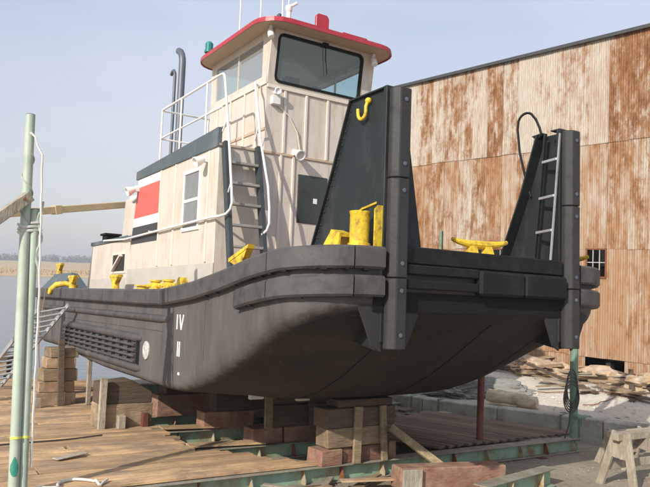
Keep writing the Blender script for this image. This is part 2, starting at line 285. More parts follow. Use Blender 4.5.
# ------------------------------------------------------------------ mesh builder
class MB:
    def __init__(s): s.v = []; s.f = []; s.mi = []; s.cur = 0
    def add(s, vs, fs):
        k = len(s.v); s.v += [Vector(q) for q in vs]
        for q in fs: s.f.append([k+i for i in q]); s.mi.append(s.cur)
        return s
    def box(s, lo, hi):
        x0, y0, z0 = lo; x1, y1, z1 = hi
        return s.add([(x0,y0,z0),(x1,y0,z0),(x1,y1,z0),(x0,y1,z0),(x0,y0,z1),(x1,y0,z1),(x1,y1,z1),(x0,y1,z1)],
                     [(0,3,2,1),(4,5,6,7),(0,1,5,4),(1,2,6,5),(2,3,7,6),(3,0,4,7)])
    def hexa(s, b4, t4):      # bottom loop and top loop (ccw from above)
        return s.add(list(b4)+list(t4), [(0,3,2,1),(4,5,6,7),(0,1,5,4),(1,2,6,5),(2,3,7,6),(3,0,4,7)])
    def prism(s, poly, d):    # 3D polygon extruded along d
        n = len(poly); d = Vector(d); p = [Vector(q) for q in poly]
        return s.add(p+[q+d for q in p], [tuple(range(n-1,-1,-1)), tuple(range(n,2*n))]+[(i,(i+1)%n,n+(i+1)%n,n+i) for i in range(n)])
    def bar(s, a, b, w, h, upv=(0,0,1)):   # box beam from a to b
        a = Vector(a); b = Vector(b); d = (b-a).normalized(); sd = d.cross(Vector(upv))
        if sd.length < 1e-4: sd = d.cross(Vector((0,1,0)))
        sd.normalize(); u2 = sd.cross(d); sd *= w/2; u2 *= h/2
        return s.hexa([a-sd-u2, b-sd-u2, b+sd-u2, a+sd-u2][::-1], [a-sd+u2, b-sd+u2, b+sd+u2, a+sd+u2][::-1])
    def tube(s, pts, r, n=8, cap=True):
        pts = [Vector(q) for q in pts]; k = len(s.v); m = len(pts)
        rs = r if isinstance(r, (list, tuple)) else [r]*m
        ref = None
        for i, q in enumerate(pts):
            d = (pts[min(i+1, m-1)]-pts[max(i-1, 0)]).normalized()
            if ref is None: ref = d.orthogonal().normalized()
            ref = (ref - d*ref.dot(d));
            if ref.length < 1e-5: ref = d.orthogonal()
            ref.normalize(); o = d.cross(ref)
            for j in range(n):
                a = 2*math.pi*j/n; s.v.append(q + (ref*math.cos(a)+o*math.sin(a))*rs[i])
        for i in range(m-1):
            for j in range(n):
                s.f.append([k+i*n+j, k+i*n+(j+1)%n, k+(i+1)*n+(j+1)%n, k+(i+1)*n+j]); s.mi.append(s.cur)
        if cap:
            s.f.append([k+j for j in range(n)][::-1]); s.mi.append(s.cur)
            s.f.append([k+(m-1)*n+j for j in range(n)]); s.mi.append(s.cur)
        return s
    def lathe(s, c, ax, prof, n=16):       # prof: (height along ax, radius)
        c = Vector(c); ax = Vector(ax).normalized()
        pts = [c+ax*h for h, _ in prof]; k = len(s.v); ref = ax.orthogonal().normalized(); o = ax.cross(ref)
        for (h, r), q in zip(prof, pts):
            for j in range(n):
                a = 2*math.pi*j/n; s.v.append(q+(ref*math.cos(a)+o*math.sin(a))*r)
        for i in range(len(prof)-1):
            for j in range(n):
                s.f.append([k+i*n+j, k+i*n+(j+1)%n, k+(i+1)*n+(j+1)%n, k+(i+1)*n+j]); s.mi.append(s.cur)
        s.f.append([k+j for j in range(n)][::-1]); s.mi.append(s.cur)
        s.f.append([k+(len(prof)-1)*n+j for j in range(n)]); s.mi.append(s.cur)
        return s
    def ball(s, c, r, n=12, m=8):
        return s.lathe(Vector(c)-Vector((0,0,r[2] if isinstance(r, tuple) else r)), (0,0,1), [(r*(1-math.cos(math.pi*i/m)), max(1e-4, r*math.sin(math.pi*i/m))) for i in range(m+1)], n)
    def mesh(s, name, mats, base, smooth, bevel):
        me = bpy.data.meshes.new(name); b = Vector(base)
        me.from_pydata([q-b for q in s.v], [], s.f)
        for m in (mats if isinstance(mats, (list, tuple)) else [mats]): me.materials.append(MATS[m])
        for p, i in zip(me.polygons, s.mi): p.material_index = i
        bm = bmesh.new(); bm.from_mesh(me)
        bmesh.ops.recalc_face_normals(bm, faces=bm.faces)
        if bevel:
            es = [e for e in bm.edges if len(e.link_faces) == 2 and e.calc_face_angle() > R(35)]
            bmesh.ops.bevel(bm, geom=es, offset=bevel, segments=1, affect='EDGES', clamp_overlap=True)
        bm.to_mesh(me); bm.free()
        if smooth:
            for p in me.polygons: p.use_smooth = True
            try: me.set_sharp_from_angle(angle=R(smooth if smooth > 1 else 40))
            except Exception: pass
        me.update(); return me
class Thing:                                    # an Empty at the base, parents parts
    def __init__(s, name, label, cat, base, M=MV, group=None):
        o = bpy.data.objects.new(name, None); col.objects.link(o); o.empty_display_size = .1
        s.o = o; s.base = Vector(base); s.M = M; o.matrix_world = M @ Matrix.Translation(s.base)
        o['label'] = label; o['category'] = cat
        if group: o['group'] = group
    def part(s, name, mb, m, parent=None, smooth=0, bevel=0, label=None, kind=None):
        me = mb.mesh(name, m, s.base, smooth, bevel)
        o = bpy.data.objects.new(name, me); col.objects.link(o); o.parent = parent or s.o
        if label: o['label'] = label
        if kind: o['kind'] = kind
        return o
    def link(s, name, me, loc, parent=None, rot=None):      # shared mesh data, loc in frame axes
        o = bpy.data.objects.new(name, me); col.objects.link(o); o.parent = parent or s.o
        o.location = Vector(loc)-(s.base if not parent else s.base)
        if rot: o.rotation_euler = rot
        return o
def single(name, mb, m, label, cat, M=MV, group=None, smooth=0, bevel=0, kind=None):
    xs = [q.x for q in mb.v]; ys = [q.y for q in mb.v]; z = min(q.z for q in mb.v)
    b = Vector(((min(xs)+max(xs))/2, (min(ys)+max(ys))/2, z))
    o = bpy.data.objects.new(name, mb.mesh(name, m, b, smooth, bevel)); col.objects.link(o)
    o.matrix_world = M @ Matrix.Translation(b)
    if label: o['label'] = label
    if cat: o['category'] = cat
    if group: o['group'] = group
    if kind: o['kind'] = kind
    return o
def arc(c, r, a0, a1, n, ax, ay):
    c = Vector(c); ax = Vector(ax); ay = Vector(ay)
    return [c+ax*(r*math.cos(R(a0+(a1-a0)*i/n)))+ay*(r*math.sin(R(a0+(a1-a0)*i/n))) for i in range(n+1)]
def lerp_table(T, x):
    if x <= T[0][0]: return T[0][1]
    for (a, p), (b, q) in zip(T, T[1:]):
        if x <= b:
            t = (x-a)/(b-a); return p+(q-p)*t
    return T[-1][1]
def V2W(u, v, w): return MV @ Vector((u, v, w))

# ------------------------------------------------------------------ setting: ground, river, marsh, far wood
GW = -3.66                                    # slip ground, in the slip frame
WALLA, WALLB = Vector((2.16, 20.2)), Vector((6.45, 16.2))      # foot of the concrete wall (world x, y)
WD = (WALLB-WALLA).normalized()
WN = Vector((-WD.y, WD.x))                    # towards the warehouse
if WN.y < 0: WN = -WN
def wall_top(s): return CAMZ - (3.57 + (3.31-3.57)*s/(WALLB-WALLA).length)     # s metres from A
def yard_z(x, y):
    d = Vector((x, y))-WALLA; s = d.dot(WD); k = d.dot(WN)
    s = max(-9, min(15, s)); t = max(0, min(1, (k-.3)/3.6))
    return (wall_top(s)-.05)*(1-t) + 0.0*t + .05*noise.noise(Vector((x*.6, y*.6, 0)))*min(1, max(0, k))
mb = MB(); n = 60
us = [-34+i*1.2 for i in range(n)]; vs_ = [-40+i*1.15 for i in range(46)]
for u in us:
    for v in vs_: mb.v.append(Vector((u, v, GW+.03*noise.noise(Vector((u*.7, v*.7, 3)))-(.06*max(0, -u-18)))))
for i in range(len(us)-1):
    for j in range(len(vs_)-1):
        k = len(vs_); mb.f.append([i*k+j, i*k+j+1, (i+1)*k+j+1, (i+1)*k+j]); mb.mi.append(0)
single('slipway_ground', mb, 'slip_dirt', None, None, kind='structure', smooth=60)
mb = MB(); ns, nk = 70, 60
for i in range(ns):
    for j in range(nk):
        s = -9+i*(26/(ns-1)); k = .02+(j/(nk-1))**1.6*45
        q = WALLA+WD*s+WN*k; mb.v.append(Vector((q.x, q.y, yard_z(q.x, q.y))))
for i in range(ns-1):
    for j in range(nk-1): mb.f.append([i*nk+j, i*nk+j+1, (i+1)*nk+j+1, (i+1)*nk+j]); mb.mi.append(0)
single('yard_ground', mb, 'yard_gravel', None, None, M=MW, kind='structure', smooth=60)
WZ = CAMZ-4.55
mb = MB(); mb.add([(-1500, -300, WZ), (1500, -300, WZ), (1500, 1500, WZ), (-1500, 1500, WZ)], [(0, 1, 2, 3)])
single('river', mb, 'water', None, None, M=MW, kind='structure')
# marsh beyond the river: low uneven bank reaching the woods
mb = MB(); nx, ny = 160, 26
for i in range(nx):
    for j in range(ny):
        x = -620+i*(1000/(nx-1)); t = j/(ny-1); y = 172+t*t*620+10*noise.noise(Vector((x*.012, 0, 5)))
        z = WZ-.5+min(1, j/2)*1.15+.35*noise.noise(Vector((x*.09, y*.06, 1)))+.25*noise.noise(Vector((x*.5, y*.4, 2)))
        if j == 0: z = WZ-.6
        mb.v.append(Vector((x, y, z)))
for i in range(nx-1):
    for j in range(ny-1): mb.f.append([i*ny+j, i*ny+j+1, (i+1)*ny+j+1, (i+1)*ny+j]); mb.mi.append(0)
single('marsh', mb, 'marsh_tan', None, None, M=MW, kind='structure', smooth=60)
# reeds along the marsh edge
rr = random.Random(3); mb = MB()
for i in range(9000):
    x = rr.uniform(-170, 40); y = 172+10*noise.noise(Vector((x*.012, 0, 5)))+rr.uniform(2, 60); h = rr.uniform(.35, .75); w = rr.uniform(.08, .25)
    z = WZ+.45; a = rr.uniform(0, 3.1); dx, dy = math.cos(a)*w, math.sin(a)*w
    mb.add([(x-dx, y-dy, z), (x+dx, y+dy, z), (x+dx*.3+rr.uniform(-.2, .2), y, z+h)], [(0, 1, 2)])
single('marsh_grass', mb, 'marsh_tan', 'tan winter reeds along the far marsh edge', 'reeds', M=MW, kind='stuff')
mb = MB()
for i in range(1500):
    x = rr.uniform(-660, 420); y = rr.uniform(790, 900); h = rr.uniform(5.5, 9)*(1+.3*noise.noise(Vector((x*.02, 0, 0)))); w = h*rr.uniform(.35, .6); z0 = WZ+.3
    mb.add([(x-.3, y, z0), (x+.3, y, z0), (x, y+.3, z0+h*.8)], [(0, 1, 2)])
    for k in range(34):
        th = rr.uniform(0, 6.28); ph = rr.random()**1.3; rad = math.sqrt(rr.random())*w*(1.15-.75*ph)
        c = Vector((x+rad*math.cos(th), y+rad*math.sin(th), z0+h*ph)); s = rr.uniform(.7, 1.7)
        mb.add([c+Vector((rr.uniform(-s, s), rr.uniform(-s, s), rr.uniform(-s, s))) for _ in range(3)], [(0, 1, 2)])
single('far_wood', mb, 'wood_far', 'grey bare woods on the far horizon beyond the marsh', 'woods', M=MW, kind='stuff')

# ------------------------------------------------------------------ retaining wall
wl = Thing('retaining_wall', 'low weathered concrete wall between the slip and the gravel yard', 'wall', (WALLA.x, WALLA.y, CAMZ-4.0), MW)
seg = [-9, -5.6, -2.4, .9, 3.2, 5.9, 8.6, 11.5, 15]
for a, b in zip(seg, seg[1:]):
    a2, b2 = a+.008, b-.008; mb = MB(); j = random.uniform(-.012, .012)
    q = [WALLA+WD*a2, WALLA+WD*b2]
    lo = [Vector((q[0].x, q[0].y, wall_top(a2)-1.0)), Vector((q[1].x, q[1].y, wall_top(b2)-1.0))]
    tp = [Vector((q[0].x, q[0].y, wall_top(a2)+j)), Vector((q[1].x, q[1].y, wall_top(b2)+j))]
    N = Vector((WN.x, WN.y, 0))*.32
    mb.hexa([lo[0], lo[1], lo[1]+N, lo[0]+N], [tp[0], tp[1], tp[1]+N, tp[0]+N])
    wl.part('wall_section', mb, 'concrete', bevel=.03)
for s in (.55, 1.45, 4.9, 5.35):
    q = WALLA+WD*s-WN*.012; mb = MB()
    z = wall_top(s); mb.bar((q.x, q.y, z-.95), (q.x, q.y, z+.012), .05, .012, (WN.x, WN.y, 0))
    mb.bar((q.x-WN.x*.006, q.y-WN.y*.006, z+.014), (q.x+WN.x*.25, q.y+WN.y*.25, z+.014), .05, .01)
    wl.part('strap', mb, 'dark_post_green')

# ------------------------------------------------------------------ warehouse
BO = Vector((8.9, 22, 0)); BD = Vector((-.643, .766, 0)).normalized(); BN = Vector((-BD.y, BD.x, 0))
if BN.y > 0: BN = -BN
MBL = Matrix(((BD.x, BN.x, 0, BO.x), (BD.y, BN.y, 0, BO.y), (0, 0, 1, 0), (0, 0, 0, 1)))   # x along the wall (away), y out of it, z up
S0, S1, EAVE = -10.2, 10.7, CAMZ+7.6
wh = Thing('warehouse', 'tall corrugated iron warehouse streaked with rust behind the boat', 'building', (0, 0, 0), MBL)
mb = MB()
PW = .665; COLS = [S1-PW*(i+1) for i in range(int((S1-S0)/PW)+1)]
SX0, SX1 = COLS[-1], S1
win = [(.1, .62), (3.55, 5.1)]             # window bays along the wall
gap = (-.62, .95)                             # dark gap under the sheets
# shell: roof, back and end walls, dark inside
mb.prism([(SX0, -12, -.3), (SX0, -.5, -.3), (SX0, -.5, EAVE-.3), (SX0, -12, EAVE+2.6)], (.02, 0, 0))
mb.prism([(SX1-.02, -12, -.3), (SX1-.02, -.12, -.3), (SX1-.02, -.12, EAVE-.1), (SX1-.02, -12, EAVE+2.6)], (.02, 0, 0))
mb.box((SX0, -12.1, -.3), (SX1, -12, EAVE+2.6))
wh.part('back_wall', mb, 'roof_dark')
mb = MB(); mb.prism([(SX0-.3, .16, EAVE-.05), (SX0-.3, -12.2, EAVE+2.75), (SX0-.3, -12.2, EAVE+2.83), (SX0-.3, .16, EAVE+.05)], (SX1-SX0+.45, 0, 0))
rf = wh.part('roof', mb, 'roof_dark')
mb = MB(); mb.box((SX0-.28, .162, EAVE-.06), (SX1+.13, .18, EAVE+.05)); wh.part('eave_trim', mb, 'roof_dark', rf)
for i in range(9):                            # frame inside
    x = SX0+.3+i*(SX1-SX0-.6)/8; mb = MB(); mb.box((x-.08, -.45, -.3), (x+.08, -.2, EAVE-.25)); wh.part('column', mb, 'interior_dark')
mb = MB()
for z in (.62, CAMZ-.04, CAMZ+.9, CAMZ+4.2, EAVE-.3): mb.box((SX0, -.19, z-.05), (SX1, -.05, z+.05))
wh.part('girt', mb, 'interior_dark')
def sheet_mesh(h, name):
    nc = 36; mbs = MB()
    for i in range(nc+1):
        x = PW*1.06*i/nc; y = .012*math.sin(2*math.pi*i/4.0)
        for z in (0, h*.5, h): mbs.v.append(Vector((x, y, z)))
    for i in range(nc):
        for k in range(2): mbs.f.append([i*3+k, (i+1)*3+k, (i+1)*3+k+1, i*3+k+1]); mbs.mi.append(0)
    return mbs.mesh(name, 'corrugated_rust', (0, 0, 0), 60, 0)
ROWS = [(.62, 3.52, .25, .0), (CAMZ+.85, 3.5, .17, .02), (CAMZ+4.2, 3.42, .03, .04)]      # bottom, height, wash, offset
sm = {}
def sheet(x, y, z, h, rust, wash):
    key = round(h, 2)
    if key not in sm: sm[key] = sheet_mesh(h, 'corrugated_sheet')
    o = wh.link('corrugated_sheet', sm[key], (x+random.uniform(-.012, .012), y, z+random.uniform(-.02, .02)), rot=(random.uniform(-.003, .003), random.uniform(-.004, .004), random.uniform(-.006, .006)))
    o['rust'] = rust; o['wash'] = wash
strong = {4.22: .15, 3.75: .08, -.42: .16, -1.14: .15, 6.39: .11, 5.68: .11, 7.3: .08, 1.3: .08, 1.9: .06, 8: .10}
for ri, (z0, h, wash, off) in enumerate(ROWS):
    for ci, x in enumerate(COLS):
        y = off+.012+(.004 if ci % 2 else 0); mid = x+PW/2
        r = random.uniform(-.03, .07)
        if ri == 2:
            for s, a in strong.items():
                if abs(mid-s) < PW*.5: r = a
        else: r = random.uniform(.03, .12)
        w = wash+random.uniform(-.06, .06)
        if ri == 0:
            hit = [q for q in win if mid > q[0] and mid < q[1]]
            ztop = CAMZ+.85+.12; zb = z0
            if hit: ztop = CAMZ-.05
            sheet(x, y, zb, ztop-zb, r, w)
        else: sheet(x, y, z0, h, r, w)
# base strip below the long sheets
for ci, x in enumerate(COLS):
    if gap[0] < x+PW/2 < gap[1]: continue
    sheet(x, -.012+(.004 if ci % 2 else 0), -.25, 1.0, random.uniform(-.02, .1), .22)
for a, b in win:
    cols = [x for x in COLS if a < x+PW/2 < b]; xa, xb = min(cols), max(cols)+PW
    mb = MB(); z0, z1 = CAMZ-.03, CAMZ+.86
    for (p, q) in (((xa-.02, .03, z0-.05), (xb+.02, .06, z0)), ((xa-.02, .03, z1-.04), (xb+.02, .058, z1)), ((xa-.02, .03, z0), (xa+.03, .056, z1-.04)), ((xb-.03, .03, z0), (xb+.02, .056, z1-.04))): mb.box(p, q)
    wf = wh.part('window', mb, 'rust_bit')
    nm = max(3, round((xb-xa)/.32))
    for k in range(1, nm):
        x = xa+(xb-xa)*k/nm; mb = MB(); mb.box((x-.012, .02, z0+.001), (x+.012, .045, z1-.041)); wh.part('mullion', mb, 'window_bar', wf)
    mb = MB(); mb.box((xa+.03, .026, (z0+z1)/2-.012), (xb-.03, .04, (z0+z1)/2+.012)); wh.part('transom_bar', mb, 'window_bar', wf)
    mb = MB(); mb.box((xa, .0, z0), (xb, .006, z1)); wh.part('pane', mb, 'glass_dark', wf)
mb = MB(); mb.box((SX0, -1.6, -.3), (SX1, -1.55, EAVE-.4)); wh.part('inner_lining', mb, 'interior_dark')
# green drain pipe on the wall
mb = MB(); mb.tube([(6.75, .12, 2.6), (6.75, .12, CAMZ+1.55)], .055, 10); mb.box((6.66, .03, 3.3), (6.84, .1, 3.36))
wh.part('drain_pipe', mb, 'dark_post_green', smooth=1)

# ------------------------------------------------------------------ cradle of the marine railway
PT = -3.37                                    # top of the cradle beams
cr = Thing('slip_cradle', 'green steel cradle with cross beams, plank deck and tall posts under the boat', 'cradle', (-7, 0, GW))
BEAMS = [-3.0, -4.95, -6.85, -8.8, -10.8, -12.8, -14.8]
for bi, u in enumerate(BEAMS):
    v0, v1 = (-8.6, 5.75) if bi == 0 else (-8.4, 5.6)
    mb = MB(); mb.box((u-.011, v0, PT-.262), (u+.011, v1, PT-.018))
    be = cr.part('beam', mb, 'beam_green')
    mb = MB(); mb.box((u-.15, v0, PT-.018), (u+.15, v1, PT)); cr.part('top_flange', mb, 'flange', be, bevel=.004)
    mb = MB(); mb.box((u-.15, v0, PT-.28), (u+.15, v1, PT-.262)); cr.part('bottom_flange', mb, 'flange', be, bevel=.004)
    v = v0+.4; k = 0
    while v < v1-.1:
        mb = MB(); mb.prism([(u+.012, v, PT-.261), (u+.145, v, PT-.261), (u+.145, v, PT-.2), (u+.06, v, PT-.02), (u+.012, v, PT-.02)], (0, .016, 0))
        mb.box((u-.14, v, PT-.261), (u-.012, v+.016, PT-.02))
        cr.part('stiffener', mb, 'stiffener' if k % 3 else 'rust_bit', be); v += .86+.12*math.sin(k*2.1+bi); k += 1
for v in (-4.2, -1.2, 1.6, 4.4):              # long runners under the cross beams
    mb = MB(); mb.box((-15.2, v-.1, PT-.37), (-2.7, v+.1, PT-.282)); cr.part('runner', mb, 'rust_red')
# tall posts
def post(pts, r, m, label=None):
    mb = MB(); mb.tube(pts, r, 20); p = cr.part('post', mb, m, smooth=1, label=label)
    a = Vector(pts[-1]); d = (a-Vector(pts[-2])).normalized()
    mb = MB(); mb.lathe(a, d, [(.0005, r*.5), (.008, r*1.0), (.012, r*.96)], 20); cr.part('post_cap', mb, m, p); return p
p1 = post([(-2.9, -5.62, GW-.05), (-3.34, -5.62, -1), (-3.75, -5.62, 1.90)], .068, 'post_green')
p2 = post([(-2.93, -5.50, GW-.05), (-3.36, -5.50, -1), (-3.53, -5.50, .5)], .057, 'post_green')
p3 = post([(-3.0, 5.68, GW-.05), (-3.0, 5.70, -1), (-3.0, 5.72, 1.5)], .088, 'dark_post_green', 'dark green post below the far push knee')
for pts, nm in (((( -3.14, -5.715, -2.62), .0865), 'p1'), ((( -2.885, -5.535, -2.62), .0765), 'p2')): pass
mb = MB(); mb.lathe((-3.07, -5.62, -2.62), (-.165, 0, 1), [(0, .0705), (.035, .0705)], 20); cr.part('tape', mb, 'tape_yellow', p1)
mb = MB(); mb.lathe((-3.10, -5.50, -2.62), (-.16, 0, 1), [(0, .0595), (.035, .0595)], 20); cr.part('tape', mb, 'tape_yellow', p2)
mb = MB()                                      # dark green paint patch on the post: thin irregular shell
cp = Vector((-3.025, -5.62, -2.93)); fwd = (Vector((7.08, -7.39, -2.95))-cp); fwd.z = 0; fwd.normalize(); sd = Vector((0, 0, 1)).cross(fwd)
nn = 9
for k in range(12):
    z = cp.z-.14+k*.022; hw = [.2, .5, .62, .75, .8, .7, .75, .6, .45, .35, .2, .1][k]
    for j in range(nn+1):
        a = -hw+2*hw*j/nn; mb.v.append(Vector((cp.x-.165*(z-cp.z), cp.y, z))+fwd*(math.cos(a)*.0725)+sd*(math.sin(a)*.0725))
for k in range(11):
    for j in range(nn): mb.f.append([k*(nn+1)+j, k*(nn+1)+j+1, (k+1)*(nn+1)+j+1, (k+1)*(nn+1)+j]); mb.mi.append(0)
cr.part('paint_patch', mb, 'paint_patch', p1, smooth=1)
# bracket near the foot of the right post
mb = MB(); mb.box((-2.93, 5.56, -2.92), (-2.78, 5.99, -2.89)); mb.prism([(-2.9, 5.8, -2.92), (-2.9, 5.96, -2.92), (-2.9, 5.8, -3.12)], (.02, 0, 0)); cr.part('bracket', mb, 'dark_post_green', p3)
# plank deck on the left, boards run across the slip
def plank_mesh(L, w, t):
    mb = MB(); mb.box((-w/2, 0, 0), (w/2, L, t)); return mb.mesh('plank', 'plank', (0, 0, 0), 0, .006)
pk = {}
rp = random.Random(11)
def lay(u, v0, v1, w, z=None, m='plank'):
    L = round(v1-v0, 1); key = (L, round(w, 2), m)
    if key not in pk:
        mb = MB(); mb.box((-w/2, 0, 0), (w/2, L, .05)); pk[key] = mb.mesh('plank', m, (0, 0, 0), 0, .006)
    cr.link('plank', pk[key], (u, v0, (PT+.004 if z is None else z)+rp.uniform(0, .014)), rot=(rp.uniform(-.001, .001), rp.uniform(-.012, .012), rp.uniform(-.004, .004)))
u = -2.95
while u > -16.6:
    w = rp.choice((.2, .23, .25)); uc = u-w/2
    if uc > -3.3: e = -.95+rp.uniform(-.15, .1)
    elif uc > -4.7: e = -1.25+.55*(uc+3.3)+rp.uniform(-.12, .12)
    elif uc > -9: e = -2.28+rp.uniform(-.12, .1)
    else: e = -1.7+rp.uniform(-.2, .2)
    j = rp.choice((-5.1, -6.2, -4.3, -5.7)); 
    lay(uc, -9.2+rp.uniform(-.3, .3), j-.006, w); lay(uc, j+.006, e, w)
    u -= w+rp.choice((.014, .02, .03))
# plank deck on the right, boards run beside the concrete wall
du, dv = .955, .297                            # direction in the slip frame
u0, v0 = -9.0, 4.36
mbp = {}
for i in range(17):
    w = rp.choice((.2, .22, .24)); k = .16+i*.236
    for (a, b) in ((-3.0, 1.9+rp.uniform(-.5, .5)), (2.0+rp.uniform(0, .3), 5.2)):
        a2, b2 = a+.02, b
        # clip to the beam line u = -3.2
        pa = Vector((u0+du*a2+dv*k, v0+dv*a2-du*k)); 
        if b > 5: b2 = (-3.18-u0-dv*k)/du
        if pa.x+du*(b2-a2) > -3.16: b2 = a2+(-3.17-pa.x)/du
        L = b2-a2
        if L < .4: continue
        mb = MB(); mb.box((0, -w/2, 0), (L, w/2, .05)); me = mb.mesh('plank', 'plank_shaded', (0, 0, 0), 0, .006)
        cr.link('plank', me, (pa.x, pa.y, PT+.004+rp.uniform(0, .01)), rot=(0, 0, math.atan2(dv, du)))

# ------------------------------------------------------------------ timbers under the boat
rj = random.Random(31)
def block(name, lo, hi, m, label, cat='timber', rz=0, group=None, bevel=.012):
    c = Vector(((lo[0]+hi[0])/2, (lo[1]+hi[1])/2, lo[2])); mb = MB(); mb.box(Vector(lo), Vector(hi))
    if max(hi[i]-lo[i] for i in range(3)) < 3: mb.v = [q+Vector((rj.uniform(-.014, .014), rj.uniform(-.014, .014), rj.uniform(-.003, .003) if q.z < lo[2]+.01 else rj.uniform(-.012, .0))) for q in mb.v]
    if rz:
        Q = Matrix.Translation(c) @ Matrix.Rotation(R(rz), 4, 'Z') @ Matrix.Translation(-c); mb.v = [Q @ q for q in mb.v]
    return single(name, mb, m, label, cat, group=group, bevel=bevel)
# stack A, under the bow
block('timber_block', (-3.28, -.93, PT), (-2.86, -.5, PT+.27), 'timber_red', 'pinkish square timber end at the left foot of the bow block stack', rz=3)
block('timber_block', (-3.25, -.44, PT), (-2.95, .52, PT+.27), 'timber_red', 'red brown base timber on the near green beam under the bow stack')
block('timber_block', (-3.3, -.78, PT+.274), (-2.9, -.25, PT+.60), 'timber_tan', 'tan second-tier block of the bow stack with a pale knot in its end', rz=-2)
block('timber_block', (-3.3, -.22, PT+.276), (-2.93, .5, PT+.60), 'timber_tan', 'brown second-tier timber behind the upright battens of the bow stack')
block('timber_block', (-3.35, -.80, PT+.604), (-2.92, .68, PT+.93), 'timber_dark', 'dark long third-tier timber of the bow stack', rz=1)
block('timber_block', (-3.35, -.55, PT+.934), (-2.95, .62, -2.30), 'timber_dark', 'top dark packing timber touching the hull above the bow stack')
def lean(name, a, b, w, h, m, label, cat='timber', upv=(0, 0, 1), group=None, bevel=.008):
    mb = MB(); mb.bar(a, b, w, h, upv); mb.v = [q+Vector((rj.uniform(-.006, .006), rj.uniform(-.006, .006), rj.uniform(-.004, .004))) for q in mb.v]; return single(name, mb, m, label, cat, group=group, bevel=bevel)
lean('batten', (-2.84, -.22, PT), (-2.86, -.19, -2.42), .16, .06, 'timber_tan', 'left upright batten nailed to the front of the bow stack', 'batten', (1, 0, 0))
lean('batten', (-2.84, .38, PT), (-2.87, .34, -2.42), .12, .06, 'timber_tan', 'right upright batten on the bow stack beside the diagonal prop', 'batten', (1, 0, 0))
lean('prop_board', (-2.72, .40, -2.78), (-2.05, 1.0, -3.36), .14, .06, 'timber_tan', 'pale diagonal board leaning from the bow stack to the red timber', 'board', (1, 0, .3))
block('timber_block', (-3.2, .56, PT), (-2.95, .74, PT+.3), 'timber_red', 'small rusty red block just right of the bow stack base')
# stack B
block('timber_block', (-5.3, -1.15, PT), (-4.9, -.5, PT+.3), 'timber_red', 'reddish timber end on the second green beam under the hull')
block('timber_block', (-5.25, -.44, PT), (-4.92, .75, PT+.3), 'timber_red', 'long red brown base timber on the second green beam')
block('timber_block', (-5.3, -.72, PT+.304), (-4.9, .7, PT+.72), 'timber_dark', 'dark second-tier timber above the second green beam')
block('timber_block', (-5.32, -.66, PT+.724), (-4.92, .62, -2.302), 'timber_dark', 'dark top timber against the hull above the second green beam')
lean('batten', (-4.84, -.85, PT+.306), (-4.86, -.86, -2.3), .16, .06, 'timber_tan', 'greenish tan upright batten over the second green beam', 'batten', (1, 0, 0))
lean('batten', (-4.80, .12, PT), (-4.84, .1, -2.4), .14, .06, 'timber_dark', 'dark upright batten in the shade of the second stack', 'batten', (1, 0, 0))
# stack C
block('timber_block', (-7.1, -1.36, PT), (-6.7, -.2, PT+.36), 'timber_red', 'reddish timber on the third green beam in the shade')
block('timber_block', (-7.1, -1.1, PT+.364), (-6.7, .5, PT+.75), 'timber_dark', 'dark timber lying on the reddish one at the third beam')
block('timber_block', (-7.12, -1.0, PT+.754), (-6.72, .4, -2.302), 'timber_dark', 'topmost dark timber of the stack on the third beam')
block('timber_block', (-9.1, -1.7, PT), (-8.6, .4, PT+.5), 'timber_red', 'red brown timber deep under the hull on the fourth beam')
block('timber_block', (-9.1, -1.5, PT+.504), (-8.6, .4, -2.302), 'timber_dark', 'dark timber against the hull at the fourth beam')
# side crib at midships
sbz = PT+.06
cb = Thing('bilge_block', 'large tan boxed bilge block standing on the plank deck under the hull side', 'bilge block', (-7.4, -2.85, sbz))
mb = MB(); mb.box((-7.85, -3.38, sbz), (-7.25, -2.28, sbz+.47)); cb.part('box', mb, 'timber_tan', bevel=.012)
mb = MB(); mb.prism([(-7.84, -3.37, sbz+.474), (-7.84, -2.3, sbz+.474), (-7.84, -2.3, -2.62), (-7.84, -2.75, -2.36), (-7.84, -3.36, -2.42)], (.57, 0, 0)); cb.part('wedge', mb, 'timber_dark', bevel=.012, label='dark slanted wedge on top of the box')
mb = MB(); mb.box((-7.24, -3.4, sbz), (-7.14, -3.27, -2.30)); cb.part('corner_post', mb, 'timber_grey', bevel=.006)
mb = MB(); mb.box((-7.245, -3.02, sbz), (-7.08, -2.88, sbz+.26)); cb.part('cleat', mb, 'timber_grey', bevel=.006)
mb = MB(); mb.box((-7.245, -2.52, sbz), (-7.12, -2.40, sbz+.28)); cb.part('cleat', mb, 'rust_red', bevel=.006)
# stern crib: boards in tiers
tiers = [(.0, .30), (.305, .56), (.565, .86), (.865, 1.12), (1.125, 1.36)]
for i, (a, b) in enumerate(tiers):
    nm = ['bottom tier', 'second tier', 'third tier', 'fourth tier', 'top tier'][i]
    block('crib_timber', (-11.3-.03*i, -3.92+.07*i, sbz+a), (-10.75, -2.99-.03*(i % 2), sbz+b), 'board_orange' if i in (0, 1, 3) else 'timber_tan', 'orange brown %s timber of the crib under the stern quarter' % nm, rz=(-1)**i*1.2)
lean('batten', (-10.62, -3.36, sbz), (-10.66, -3.42, -1.75), .15, .08, 'timber_dark', 'dark upright plank against the orange crib at the stern', 'batten', (1, 0, 0))
lean('batten', (-10.6, -2.72, sbz), (-10.6, -2.74, -2.0), .1, .1, 'timber_grey', 'thin pale upright beside the orange stern crib', 'batten', (1, 0, 0))
block('timber_block', (-9.6, -2.75, sbz), (-9.1, -2.45, sbz+.32), 'timber_grey', 'small grey block between the stern crib and the boxed bilge block')
block('timber_block', (-9.7, -2.8, sbz+.324), (-9.0, -2.3, sbz+.42), 'timber_grey', 'flat grey board on the small block behind the boxed bilge block')
